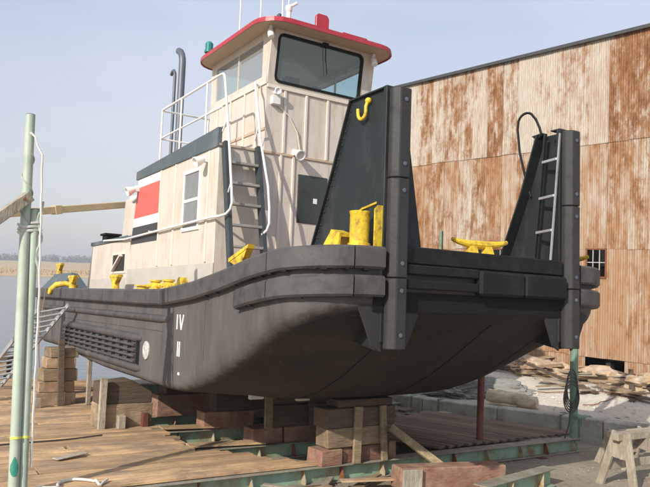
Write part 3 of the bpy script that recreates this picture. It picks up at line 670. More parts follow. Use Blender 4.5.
block('timber_block', (-10.55, -4.0, sbz), (-10.4, -3.85, sbz+.22), 'timber_grey', 'little grey stub standing at the left foot of the stern crib', bevel=.006)
# red steel prop
mb = MB(); mb.tube([(-3.42, 3.27, PT+.055), (-3.42, 3.30, -1.9)], .07, 14); single('steel_prop', mb, 'rust_red', 'dark red steel prop holding up the far side of the hull', 'prop', smooth=1)
# foreground timbers
tr = Thing('red_sled', 'heavy red painted timber baulk lying in front of the cradle', 'timber', (-1.75, 1.0, GW+.02))
mb = MB(); mb.bar((-2.02, -.02, -3.44), (-1.62, 1.95, -3.48), .36, .36); tr.part('baulk', mb, 'timber_red', bevel=.02)
mb = MB(); mb.bar((-1.80, -.05, -3.47), (-1.73, .28, -3.475), .06, .40, (0, 0, 1)); tr.part('end_plate', mb, 'timber_grey', bevel=.006)
gb = Thing('loose_beam', 'short pale green steel beam lying beside the red baulk', 'beam', (-1.0, 1.8, GW+.02))
A, B = Vector((-.75, .6, -3.35)), Vector((-1.2, 2.72, -3.36)); dd = (B-A).normalized()
mb = MB(); mb.bar(A-Vector((0, 0, .14)), B-Vector((0, 0, .14)), .014, .26); gb.part('web', mb, 'beam_green')
mb = MB(); mb.bar(A, B, .26, .018); gb.part('top_flange', mb, 'flange', bevel=.003)
mb = MB(); mb.bar(A-Vector((0, 0, .28)), B-Vector((0, 0, .28)), .26, .018); gb.part('bottom_flange', mb, 'beam_green', bevel=.003)
for k in (.35, .8):
    q = A.lerp(B, k)-Vector((0, 0, .14)); sdv = dd.cross(Vector((0, 0, 1))); mb = MB(); mb.bar(q-sdv*.12, q+sdv*.12, .014, .25); gb.part('stiffener', mb, 'stiffener')
# scrap boards in front of the near beam
rb = random.Random(5)
for i in range(6):
    uu, vv = rb.uniform(-2.6, -2.25), rb.uniform(-1.9, .0); a = rb.uniform(40, 140); L = rb.uniform(.5, 1.2)
    d = Vector((math.cos(R(a)), math.sin(R(a)), rb.uniform(-.02, .05)))*L/2; c = Vector((uu, vv, GW+.05+.022*i))
    mk = ('timber_tan', 'timber_grey', 'board_orange')[i % 3]; lean('scrap_board', c-d, c+d, rb.uniform(.09, .18), .03, mk, '%s scrap board %s in the small pile before the near green beam' % (('dull tan', 'silvery grey', 'orange brown')[i % 3], ('low', 'high')[i//3]), 'board', group='scrap boards below the near beam', bevel=.004)

# ------------------------------------------------------------------ sawhorses
def sawhorse(name, label, P, ang, L, H, m='timber_grey'):
    b = V2W(*P); b.z = b.z
    M = Matrix.Translation(b) @ Matrix.Rotation(R(ang), 4, 'Z'); t = Thing(name, label, 'sawhorse', (0, 0, 0), M)
    mb = MB(); mb.box((-L/2, -.07, H-.13), (L/2, .07, H)); t.part('top_rail', mb, m, bevel=.008)
    for sx in (-1, 1):
        x = sx*(L/2-.16)
        for sy in (-1, 1):
            mb = MB(); mb.bar((x+sx*.10, sy*.40, 0), (x, sy*.105, H-.01), .15, .055, (1, 0, 0)); t.part('leg', mb, m, bevel=.006)
        mb = MB(); mb.prism([(x+sx*.03, -.2, H-.44), (x+sx*.03, .2, H-.44), (x+sx*.03, .14, H-.135), (x+sx*.03, -.14, H-.135)], (sx*.03, 0, 0)); t.part('gusset', mb, m)
    mb = MB(); mb.bar((-L/2+.08, .25, H*.42), (L/2-.08, .25, H*.42), .03, .14); t.part('brace', mb, m, bevel=.005)
    return t
sawhorse('sawhorse', 'weathered grey wooden sawhorse in the right foreground', (-.45, 4.30, GW-.12), 26, 1.5, 1.09)
sawhorse('sawhorse', 'smaller grey sawhorse standing just behind the front one', (-1.6, 5.6, GW-.1), 22, 1.1, .80)

# ------------------------------------------------------------------ things in the gravel yard
def lump(rx, ry, rz, seed, rough=.35, sub=4):
    bm = bmesh.new(); bmesh.ops.create_icosphere(bm, subdivisions=sub, radius=1); o = Vector((seed*7.3, seed*3.1, 0)); mb = MB()
    for v in bm.verts:
        q = v.co.copy(); k = 1+rough*noise.noise(q*1.3+o)+rough*.5*noise.noise(q*3.1+o)+rough*.32*noise.noise(q*6.5+o)+rough*.2*abs(noise.noise(q*13+o)); q = Vector((q.x*rx, q.y*ry, max(q.z, -.35)*rz))*k; v.co = q
    mb.v = [v.co.copy() for v in bm.verts]; mb.f = [[v.index for v in f.verts] for f in bm.faces]; mb.mi = [0]*len(mb.f); bm.free(); return mb
def yard(px, py, k=None):                       # picture-independent: world x, y on the yard
    return Vector((px, py, yard_z(px, py)))
def put(name, mb, m, label, cat, x, y, z=0, rz=0, smooth=40, **kw):
    o = single(name, mb, m, label, cat, M=MW, smooth=smooth, **kw)
    lo = min(q.z for q in mb.v)
    o.matrix_world = Matrix.Translation((x, y, yard_z(x, y)+z)) @ Matrix.Rotation(R(rz), 4, 'Z') @ Matrix.Translation((0, 0, 0))
    return o
mb = MB(); L = 1.35
rsn = random.Random(2)
mb.tube([(-L/2+L*i/8, .015*math.sin(i*1.7), .17+.01*math.cos(i*2.3)) for i in range(9)], [.155+.015*math.sin(i*1.3) for i in range(9)], 14)
put('log', mb, 'log', 'short pale log lying on the concrete wall edge', 'log', 4.95, 18.25, .03, -40, bevel=0)
put('tarp_heap', lump(.95, .4, .28, 3, .7, 5), 'tarp_grey', 'crumpled grey tarpaulin on the ground beside the red prop', 'tarp', 3.75, 19.9, -.02, -35)
put('tarp_heap', lump(1.05, .35, .26, 8, .5), 'tarp_grey', 'long grey folded sheet behind the pale log', 'tarp', 4.9, 20.0, -.02, -20)
put('tarp_heap', lump(.8, .45, .36, 5, .55), 'tarp_grey', 'pale grey heap of cloth farthest along the wall', 'tarp', 2.6, 21.3, -.02, -10)
put('green_tank', lump(.45, .28, .26, 11, .3), 'dark_post_green', 'small dark green crumpled float on the wall by the hull', 'float', 2.35, 20.55, 0, 10)
mb = MB(); mb.lathe((0, 0, 0), (0, 0, 1), [(0, .15), (.36, .19), (.37, .2), (.37, .175), (.05, .14)], 18)
put('bucket', mb, 'tarp_grey', 'dark grey bucket standing left of the red prop', 'bucket', 3.6, 20.55, .0, 0)
bdn = random.Random(21)
for i in range(46):
    s = bdn.uniform(-2.6, 2.7); k = bdn.uniform(.25, 2.9)
    q = BO+BD*s+BN*k; L = bdn.uniform(.7, 2.2)*(1 if k < 2 else .7); a = bdn.gauss(-50, 32); h = max(.0, (1.9-k))*.17*bdn.uniform(.3, 1.15)
    mb = MB(); w = bdn.uniform(.1, .3); th = bdn.uniform(.02, .05)
    mb.box((-L/2, -w/2, 0), (L/2, w/2, th))
    T = Matrix.Rotation(bdn.uniform(-.14, .14), 4, 'Y') @ Matrix.Rotation(bdn.uniform(-.2, .2), 4, 'X'); mb.v = [T @ v for v in mb.v]
    mk = bdn.choice(('board_orange', 'board_orange', 'timber_grey', 'timber_tan', 'timber_tan', 'timber_dark')); lk = {'board_orange': 'orange brown', 'timber_grey': 'silvery grey', 'log': 'pale bleached', 'timber_tan': 'dull tan', 'timber_dark': 'dark brown'}[mk]
    put('scrap_board', mb, mk, '%s %s scrap board in the heap against the rusty warehouse' % ('long' if L > 1.4 else 'short', lk), 'board', q.x, q.y, h+.06, a, smooth=0, group='boards in the scrap heap by the warehouse', bevel=.004)
for i, (s, k, r, sd, lab) in enumerate(((-.2, .7, .55, 31, 'lumpy tan rubble heap under the dark gap in the warehouse wall'), (1.6, .75, .5, 33, 'low rubble heap at the warehouse foot left of the green post'), (-1.9, 1.0, .6, 37, 'rubble heap at the warehouse foot near the right edge'), (3.6, 1.4, .5, 39, 'dusty rubble heap at the warehouse foot behind the log'))):
    q = BO+BD*s+BN*k; put('rubble_heap', lump(1.1, r, .30, sd, .6), 'rubble', lab, 'rubble', q.x, q.y, -.05, -50)
lean_boards = [((-.9, .25), (-2.3, 3.0), .14, 'dark board lying out from the warehouse towards the sawhorses'), ((1.4, 2.2), (-1.2, 2.75), .16, 'long dark board lying along the edge of the scrap heap')]
for (a, b, w, lab) in lean_boards:
    pa = BO+BD*a[0]+BN*a[1]; pb = BO+BD*b[0]+BN*b[1]
    mb = MB(); mb.bar((pa.x, pa.y, yard_z(pa.x, pa.y)+.42), (pb.x, pb.y, yard_z(pb.x, pb.y)+.04), w, .04); single('long_board', mb, 'timber_dark', lab, 'board', M=MW, bevel=.004)
mb = lump(.55, .3, .07, 51, .3); put('plastic_sheet', mb, 'grey_band', 'small pale plastic sheet lying on the wall top right of the green post', 'sheet', 6.35, 17.0, 0, -40)
# white loose rubble: small stones over the yard
rs = random.Random(9); mb = MB()
for i in range(2600):
    s = rs.uniform(-6, 14); k = abs(rs.gauss(1.5, 2.2))+.35; q = WALLA+WD*s+WN*k; r = rs.uniform(.008, .03)*(2.5 if rs.random() < .05 else 1); c = Vector((q.x, q.y, yard_z(q.x, q.y)+r*.3))
    vs = [c+Vector((rs.uniform(.6, 1.2)*r*x, rs.uniform(.6, 1.2)*r*y, rs.uniform(.5, .9)*r*z)) for x, y, z in ((1, 0, 0), (-1, 0, 0), (0, 1, 0), (0, -1, 0), (0, 0, 1), (0, 0, -1))]
    mb.add(vs, [(0, 2, 4), (2, 1, 4), (1, 3, 4), (3, 0, 4), (2, 0, 5), (1, 2, 5), (3, 1, 5), (0, 3, 5)])
single('gravel', mb, 'stone', 'loose stones scattered over the gravel yard', 'stones', M=MW, kind='stuff')
rs = random.Random(19); mb = MB()
for i in range(900):
    u, v = rs.uniform(-3, 4), rs.uniform(-6, 9); r = rs.uniform(.008, .03); c = Vector((u, v, GW+.03*noise.noise(Vector((u*.7, v*.7, 3)))+r*.3))
    vs = [c+Vector((rs.uniform(.6, 1.2)*r*x, rs.uniform(.6, 1.2)*r*y, rs.uniform(.5, .9)*r*z)) for x, y, z in ((1, 0, 0), (-1, 0, 0), (0, 1, 0), (0, -1, 0), (0, 0, 1), (0, 0, -1))]
    mb.add(vs, [(0, 2, 4), (2, 1, 4), (1, 3, 4), (3, 0, 4), (2, 0, 5), (1, 2, 5), (3, 1, 5), (0, 3, 5)])
single('slip_gravel', mb, 'slip_stone', 'loose pebbles on the ground in front of the cradle', 'stones', kind='stuff')
rd = random.Random(77)
for i in range(9):
    s_, k_ = rd.uniform(-2.5, 4.5), rd.uniform(1.2, 4.2); q = BO+BD*s_+BN*k_; L_ = rd.uniform(.6, 1.8); an = rd.uniform(0, 3.1)
    pts = []
    for j in range(7):
        t_ = j/6-.5; x_, y_ = q.x+math.cos(an)*L_*t_+.06*math.sin(j*1.9+i), q.y+math.sin(an)*L_*t_+.05*math.cos(j*1.3); pts.append((x_, y_, yard_z(x_, y_)+.02+.03*abs(math.sin(j*1.1+i))))
    mb = MB(); mb.tube(pts, rd.uniform(.01, .02), 6); single('scrap_rod', mb, rd.choice(('rust_bit', 'cable_dark')), 'bent rusty rod lying among the yard scrap', 'rod', M=MW, group='bent rods in the yard scrap', smooth=1)
# hose hung on the right post
mb = MB(); pts = []
for k in range(5):
    for i in range(24):
        a = 2*math.pi*i/24; pts.append(Vector((-2.84+.012*k, 5.42+.17*math.sin(a)*(1+.12*k)-.02*k, -2.25-.36*math.cos(a)*(1-.04*k)-.06*k)))
pts += [Vector((-2.8, 5.3, -2.75)), Vector((-2.8, 5.27, -3.05)), Vector((-2.85, 5.2, -3.33))]
mb.tube(pts, .014, 6); single('hose_coil', mb, 'cable_dark', 'dark hose coil hanging on the green post below the far knee', 'hose', smooth=1)

# ------------------------------------------------------------------ left side: ropes, brace, gangway, boom, pier
br = Thing('brace_timber', 'grey timber brace bolted near the top of the left green post', 'timber', (-3.2, -6.1, -.2))
mb = MB(); mb.bar((-3.46, -5.60, .68), (-3.2, -6.75, -.36), .15, .15); br.part('timber', mb, 'timber_grey', bevel=.01)
mb = MB(); mb.tube([(-3.52, -5.66, .62), (-3.33, -5.68, .62)], .022, 8); br.part('bolt', mb, 'rust_bit')
mb = MB(); pts = []
for i in range(70):
    t = i/69; z = 1.35-1.25*t; a = 2.5*2*math.pi*t
    pts.append(Vector((-3.49-.141*z+.079*math.cos(a), -5.62+.079*math.sin(a), z)))
mb.tube(pts, .011, 6); single('rope', mb, 'post_green', 'green line wound round the taller left post', 'rope', smooth=1)
mb = MB(); pts = [Vector((-3.62, -5.62, 1.62)), Vector((-3.58, -5.56, 1.56)), Vector((-3.55, -5.52, 1.42))]+[Vector((-3.52-.11*(1.3-i*.1)+.11*1.3+.004*math.sin(i*.9), -5.46+.05*min(1, i/20)+.004*math.cos(i*1.3), 1.3-i*.1)) for i in range(44)]
mb.tube(pts, .017, 6); single('rope', mb, 'rope_white', 'white rope hanging down the right side of the left posts', 'rope', smooth=1)
mb = MB(); pts = [Vector((-3.42-.1*(.62-.035*i)+.015*math.sin(i*.5), -5.44+.03*math.cos(i*.42), .62-.035*i)) for i in range(30)]
mb.tube(pts, .018, 6); single('rope', mb, 'post_green', 'pale green knotted line between the two left posts', 'rope', smooth=1)
mb = MB(); pts = [Vector((-3.53+(.09+.006*math.sin(i))*math.cos(i*.7), -5.56+(.15+.008*math.cos(i*1.7))*math.sin(i*.7), .30-.006*i+.02*math.sin(i*2.1))) for i in range(27)]
mb.tube(pts, .02, 6); single('rope', mb, 'rope_white', 'short white rope knot where the brace meets the posts', 'rope', smooth=1)
dz = PT+.075
mb = MB(); pts = []
rk = random.Random(4)
for i in range(40):
    t = i/39; pts.append(Vector((-3.15+.16*math.sin(t*9)+.05*math.sin(t*23), -5.3+1.0*t+.1*math.sin(t*12), dz+.02*abs(math.sin(t*14)))))
mb.tube(pts, .02, 6); single('rope', mb, 'rope_white', 'white rope lying loose on the planks at the foot of the left posts', 'rope', smooth=1)
mb = MB(); pts = []
for i in range(60):
    t = i/59; pts.append(Vector((-5.6-.9*t+.35*math.sin(t*8)*(1-t), -7.5+4.0*t+.3*math.sin(t*11)*(1-t), dz+.006)))
mb.tube(pts, .014, 6); single('cable', mb, 'cable_dark', 'thin dark cable snaking over the plank deck behind the left posts', 'cable', smooth=1)
lean('loose_board', (-4.75, -4.72, dz+.01), (-4.95, -4.2, dz+.035), .14, .02, 'timber_grey', 'small curled board lying on the plank deck', 'board', bevel=.003)
lean('loose_board', (-5.1, -2.35, dz-.02), (-4.95, -.9, dz-.03), .32, .03, 'plank', 'wide loose plank lying along the second green beam', 'board', bevel=.004)
lean('loose_board', (-6.95, -2.2, dz-.01), (-6.8, -1.0, dz-.02), .34, .03, 'plank', 'short loose plank lying along the third green beam', 'board', bevel=.004)
# gangway ladder to the stern quarter
gl = Thing('gangway_ladder', 'aluminium ladder leaning from the deck up to the stern quarter', 'ladder', (-15.6, -4.3, PT+.06))
A, B = Vector((-14.8, -4.05, PT+.1)), Vector((-11.1, -3.22, -.92)); sdv = Vector((-.05, -.72, -.16))
for s_ in (0, 1):
    mb = MB(); mb.bar(A+sdv*s_, B+sdv*s_, .04, .11); gl.part('stile', mb, 'galv')
for i in range(15):
    q = A.lerp(B, (i+.6)/15); mb = MB(); mb.tube([q, q+sdv], .028, 8); gl.part('rung', mb, 'galv', smooth=1)
# boom
bA, bB = Vector((-9.016, 15.982, 4.0)), Vector((-5.758, 20.357, 4.835))
bm_ = Thing('boom', 'long tan wooden boom reaching from the left to the stern of the boat', 'boom', (bA.x, bA.y, -.8), MW)
mb = MB(); mb.bar(bA, bB, .19, .19); bm_.part('spar', mb, 'boom_tan', bevel=.015)
m1, m2 = bA.lerp(bB, .565), bA.lerp(bB, .60); mb = MB(); mb.bar(m1, m2, .225, .235); bm_.part('collar', mb, 'boom_tan', bevel=.008)
mb = MB(); mb.bar((bA.x+.1, bA.y+.1, -1.6), (bA.x+.1, bA.y+.1, bA.z-.1), .3, .3, (0, 1, 0)); bm_.part('support_post', mb, 'timber_grey', bevel=.01)
# low pier behind the deck on the far left
pr = Thing('finger_pier', 'low dark timber pier by the water at the far left', 'pier', V2W(-21, -5, -4.0), MW)
a, b = Vector((-15.2, 27.15, -.70)), Vector((-11.8, 27.14, -.64))
mb = MB(); mb.bar(a, b, 1.2, .10); pr.part('walkway', mb, 'timber_dark', bevel=.01)
mb = MB(); mb.bar(a+Vector((0, -.62, -.35)), b+Vector((0, -.62, -.35)), .06, .5); pr.part('fascia', mb, 'timber_tan', bevel=.01)
for t in (.05, .5, .93):
    q = a.lerp(b, t); mb = MB(); mb.tube([(q.x, q.y, -2.6), (q.x, q.y, q.z-.05)], .14, 12); pr.part('pile', mb, 'timber_dark', smooth=1)

# ------------------------------------------------------------------ the boat
bt = Thing('workboat', 'cream and black push tug hauled out on the slip, push knees at its square bow', 'boat', (-7, 0, -2.3))
HB = 2.96
def hb(u):
    if u <= -1.0: b = HB
    else:
        x = min(.9, u+1.0); b = (HB-.9)+math.sqrt(max(0, .81-x*x))
    if u < -16.2: b -= .35*((-16.2-u)/1.4)**2
    return b
DK = [(-17.6, -.48), (-6, -.545), (-4.9, -.54), (-3.6, -.43), (-2.5, -.28), (-1.55, -.12), (-.73, -.02), (0, .04)]
def deck(u): return lerp_table(DK, u)
WS = [(-17.6, -1.85), (-15.5, -2.09), (-13, -2.08), (-11, -2.17), (-9, -2.25), (-4.4, -2.25), (-3.8, -2.19), (-3.0, -1.98), (-2.3, -1.73), (-1.3, -1.27), (-.3, -.84), (-.1, -.75)]
WC = [(-17.6, -1.95), (-15.5, -2.2), (-13, -2.22), (-11, -2.27), (-9.5, -2.30), (-3.2, -2.30), (-2.7, -2.23), (-2.2, -2.06), (-1.6, -1.76), (-1.0, -1.38), (-.5, -1.04), (-.1, -.78)]
stations = [-17.6, -17.2, -16.8, -16.2, -15.4, -14.6, -14.1]+[-13.6+.6*i for i in range(15)]+[-4.9, -4.6, -4.3, -4.0, -3.7, -3.4, -3.1, -2.8, -2.5, -2.2, -1.9, -1.6, -1.3, -1.1, -.95, -.8, -.65, -.5, -.38, -.28, -.2, -.14, -.1]
def sec(u):                                     # half section from keel to sheer: (v, w, bottomness)
    b, d, s, c = hb(u), deck(u), lerp_table(WS, u), lerp_table(WC, u)
    r = lerp_table([(-15, .2), (-6, .12), (-4.4, .14), (-3, .34), (-1, .36), (-.1, .25)], u); r = min(r, (d-s)*.5)
    out = []
    for i in range(9):
        t = i/8; v = (b-r)*t; out.append((v, c+(s-c)*t**4, 1.0))
    for i in range(1, 7):
        a = R(90*i/6); out.append((b-r+r*math.sin(a), s+r-r*math.cos(a), 1-i/6*1.0))
    for i in range(1, 5):
        t = i/4; out.append((b, s+r+(d-s-r)*t, 0.0))
    return out
def hull_mesh():
    me = bpy.data.meshes.new('hull'); vs, fs, at = [], [], []
    S = [sec(u) for u in stations]; n = len(S[0]); N = 2*n-1
    for u, s in zip(stations, S):
        full = [(-v, w, k) for v, w, k in reversed(s[1:])]+list(s)
        for v, w, k in full: vs.append(Vector((u, v, w))-bt.base); at.append(k)
    mi = []
    for i in range(len(stations)-1):
        for j in range(N-1): fs.append([i*N+j, i*N+j+1, (i+1)*N+j+1, (i+1)*N+j]); mi.append(0)
        fs.append([i*N+N-1, i*N, (i+1)*N, (i+1)*N+N-1]); mi.append(1)
    fs.append(list(range(N))); mi.append(0); k = (len(stations)-1)*N; fs.append(list(range(k+N-1, k-1, -1))); mi.append(0)
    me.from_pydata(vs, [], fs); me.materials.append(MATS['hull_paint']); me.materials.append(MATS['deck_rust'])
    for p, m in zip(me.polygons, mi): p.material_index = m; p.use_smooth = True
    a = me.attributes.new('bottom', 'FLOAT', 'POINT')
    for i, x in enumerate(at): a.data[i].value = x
    bm = bmesh.new(); bm.from_mesh(me); bmesh.ops.recalc_face_normals(bm, faces=bm.faces); bm.to_mesh(me); bm.free()
    me.set_sharp_from_angle(angle=R(38)); return me
hull = bpy.data.objects.new('hull', hull_mesh()); col.objects.link(hull); hull.parent = bt.o
hull['label'] = 'black riveted topsides over brown worn bottom paint, shade painted in'
hull['label'] = 'black topsides over a brown worn bottom, shade painted in'

# outline paths for fenders
def outline(n_side=60):
    pts = []
    us = [-17.6+(-1.0+17.6)*i/n_side for i in range(n_side+1)]
    for u in us: pts.append((u, -hb(u)))
    for i in range(1, 13): a = R(90*i/12); pts.append((-1.0+.9*math.sin(a), -(HB-.9)-.9*math.cos(a)))
    front = [(-.1, -(HB-.9)+(2*(HB-.9))*i/24) for i in range(1, 24)]
    pts2 = [(u, -v) for u, v in reversed(pts)]
    return pts, front, pts2
oS, oF, oP = outline()
def sweep(path, top, bot, proj, m_round=.03):
    # path [(u,v)], closed-profile band standing proud of the hull by proj; top/bot functions of u
    mb = MB(); n = len(path); k = 6
    for i, (u, v) in enumerate(path):
        a = Vector(path[max(0, i-1)]); b = Vector(path[min(n-1, i+1)]); t = (b-a).normalized(); nr = Vector((t.y, -t.x))
        c = Vector((-7, 0)); 
        if nr.dot(Vector((u, v))-Vector((min(u, -3), 0))) < 0: nr = -nr
        zt, zb = top(u), bot(u); r = m_round
        prof = [(-.03, zt), (proj-r, zt), (proj, zt-r), (proj, zb+r), (proj-r, zb), (-.03, zb)]
        for d, z in prof: mb.v.append(Vector((u+nr.x*d, v+nr.y*d, z)))
    for i in range(n-1):
        for j in range(k): mb.f.append([i*k+j, i*k+(j+1) % k, (i+1)*k+(j+1) % k, (i+1)*k+j]); mb.mi.append(0)
    mb.f.append(list(range(k))[::-1]); mb.mi.append(0); mb.f.append([(n-1)*k+j for j in range(k)]); mb.mi.append(0)
    return mb
def sub(path, a, b): return [q for q in path if a <= q[0] <= b]
upt = lambda u: deck(u)+.025
def upb(u): return deck(u)-.265
def resample(path, u0, u1, n):
    out = []
    for i in range(n+1):
        u = u0+(u1-u0)*i/n; out.append((u, -hb(u)))
    return out
corner = [(-1.0+.9*math.sin(R(a)), -(HB-.9)-.9*math.cos(R(a))) for a in range(0, 91, 6)]
def fend(path, t, b, pr, label=None): return bt.part('fender', sweep(path, t, b, pr), 'fender_black', hull, smooth=30, label=label)
mir = lambda path: [(u, -v) for u, v in path]
segs = [resample(None, -17.55, -12.05, 16), resample(None, -12.03, -8.6, 8), resample(None, -8.58, -4.93, 10), resample(None, -4.91, -1.02, 26),
        [(-1.0, -HB)]+corner[1:13], corner[13:]+[(-.1, -2.05), (-.1, -1.93)]]
segs[5] = [corner[12]]+corner[13:]+[(-.1, -1.93)]
segs[5][0] = (segs[5][0][0]+.002, segs[5][0][1]+.005)
for s in segs:
    fend(s, upt, upb, .13); fend(mir(s), upt, upb, .13)
lot = lambda u: deck(u)-.345
lob = lambda u: deck(u)-.615
low = [resample(None, -1.95, -1.02, 10), [(-1.0, -HB)]+corner[1:13], segs[5]]
for s in low: fend(s, lot, lob, .13); fend(mir(s), lot, lob, .13)
# front band between the knees
for (v0, v1) in ((-.28, .62), (.63, 1.56)):
    mb = MB(); mb.box((-.09, v0, -.50), (.07, v1, -.15)); bt.part('fender', mb, 'front_black', hull, bevel=.035)
for (w0, w1) in ((-.27, -.14), (-.46, -.34)):
    mb = MB(); mb.box((-.09, -1.56, w0), (.03, -.285, w1)); bt.part('rub_strip', mb, 'front_black', hull, bevel=.015)
mb = MB(); mb.box((-.11, -2.02, -.76), (-.085, 2.02, -.5)); bt.part('head_shade_plate', mb, 'black_rubber', hull)  # added dark plate, paints the shade below the front band
mb = MB(); mb.box((-.16, -1.56, -.13), (-.02, 1.56, .10)); bt.part('bow_coaming', mb, 'front_black', hull, bevel=.015)
# broken chain brackets under the bands
mb = MB(); rc = random.Random(8)
def along(path):
    d = 0; pts = [Vector(q) for q in path]; out = []
    for a, b in zip(pts, pts[1:]):
        L = (b-a).length
        while d < L:
            out.append((a.lerp(b, d/L), (b-a).normalized())); d += .13
        d -= L
    return out
for fz, path in ((upb, resample(None, -3.2, -1.02, 20)+corner), (lob, resample(None, -1.95, -1.02, 10)+corner)):
    for q, t in along(path):
        nr = Vector((t.y, -t.x)); 
        if nr.dot(q-Vector((-3, 0))) < 0: nr = -nr
        if rc.random() < .5: continue
        z = fz(q.x)-.002; l = rc.uniform(.02, .06); h = rc.uniform(.008, .028)
        a = Vector((q.x, q.y, 0))+Vector((nr.x, nr.y, 0))*.03; T = Vector((t.x, t.y, 0))*l
        N = Vector((nr.x, nr.y, 0))*.06
        mb.hexa([a-T+Vector((0, 0, z-h)), a+T+Vector((0, 0, z-h)), a+T+N+Vector((0, 0, z-h*.6)), a-T+N+Vector((0, 0, z-h*.6))], [a-T+Vector((0, 0, z)), a+T+Vector((0, 0, z)), a+T+N+Vector((0, 0, z)), a-T+N+Vector((0, 0, z))])
bt.part('fender_brackets', mb, 'knee_black', hull, kind='stuff')
# rub rail, doubler, cooler
def halfround(u0, u1, w0, w1, r, sgn=-1, m='hull_black', name='rub_rail'):
    mb = MB(); n = 24
    for i in range(n+1):
        t = i/n; u = u0+(u1-u0)*t; w = w0+(w1-w0)*t; e = min(1, min(t, 1-t)*n*.8+.25)
        for j in range(7):
            a = R(-90+180*j/6); mb.v.append(Vector((u, sgn*(hb(u)-.02+(r+.02)*math.cos(a)*e), w+r*math.sin(a)*(.5+.5*e))))
    for i in range(n):
        for j in range(6): mb.f.append([i*7+j, i*7+j+1, (i+1)*7+j+1, (i+1)*7+j]); mb.mi.append(0)
    return bt.part(name, mb, m, hull, smooth=50)
for sg in (-1, 1):
    halfround(-15.6, -4.7, -1.03, -1.05, .075, sg)
    halfround(-12.6, -6.15, -1.42, -1.46, .09, sg, name='cooler_guard')
    halfround(-12.3, -6.15, -2.0, -2.03, .085, sg, name='cooler_guard')
for i in range(4):
    w = -1.57-i*.105; mb = MB(); mb.tube([(-12.4+.3*k, -hb(-10)-.045, w-.005*k*.3) for k in range(21)], .032, 8); bt.part('cooler_pipe', mb, 'hull_black', hull, smooth=1)
for i in range(12):
    u = -12.1+i*.53; mb = MB(); mb.box((u-.015, -HB-.07, -1.95), (u+.015, -HB+.02, -1.50)); bt.part('cooler_bracket', mb, 'knee_black', hull)
mb = MB(); mb.lathe((-5.85, -HB+.01, -1.66), (0, -1, 0), [(0, .17), (.03, .17), (.04, .15), (.043, .05)], 24); bt.part('zinc_disc', mb, 'zinc', hull, smooth=30, label='round white disc')
for u in (-15.0, -12.04, -8.59, -3.2):
    mb = MB(); mb.box((u-.009, -HB-.004, max(-1.95, lerp_table(WS, u)+.4)), (u+.009, -HB+.02, deck(u)-.3)); bt.part('weld_seam', mb, 'hull_black', hull)
mb = MB(); mb.tube([(u, -HB-.001, -1.27) for u in [-14.5+.5*i for i in range(20)]], .007, 6); bt.part('weld_seam', mb, 'hull_black', hull, smooth=1)
# draft marks: IV and II
def mark(bars, name, lab):
    mb = MB()
    for (a, b) in bars:
        a = Vector((a[0], -HB-.004, a[1])); b = Vector((b[0], -HB-.004, b[1])); mb.bar(a, b, .045, .006, (0, 1, 0))
    bt.part('draft_mark', mb, 'white_paint', hull, label=lab)
mark([((-4.36, -.95), (-4.36, -1.20)), ((-4.25, -.95), (-4.17, -1.20)), ((-4.08, -.95), (-4.165, -1.20))], 'iv', 'white painted draft mark IV')
mark([((-4.28, -1.40), (-4.28, -1.65)), ((-4.20, -1.40), (-4.20, -1.65))], 'ii', 'white painted draft mark II')
mark([((-4.22, -1.93), (-4.14, -1.93))], 'dash', 'small pale dash low on the hull')
# bottom plate seams and anodes
for v in (-1.4, .3, 1.7):
    mb = MB(); pts = []
    for i in range(22):
        u = -4.5+i*.2
        if u > -.25: break
        b = hb(u); r = .42; t = min(1, abs(v)/(b-r)); c, s = lerp_table(WC, u), lerp_table(WS, u); pts.append((u, v, c+(s-c)*t**4-.004))
    mb.tube(pts, .008, 6); bt.part('bottom_seam', mb, 'black_rubber', hull, smooth=1)
for (u, v) in ((-3.3, -1.95), (-3.4, -1.0), (-3.45, -.2)):
    c, s = lerp_table(WC, u), lerp_table(WS, u); z = c+(s-c)*(abs(v)/(HB-.42))**4
    mb = MB(); mb.box((u-.04, v-.13, z-.06), (u+.04, v+.13, z+.02)); bt.part('anode', mb, 'grey_band', hull, bevel=.012)

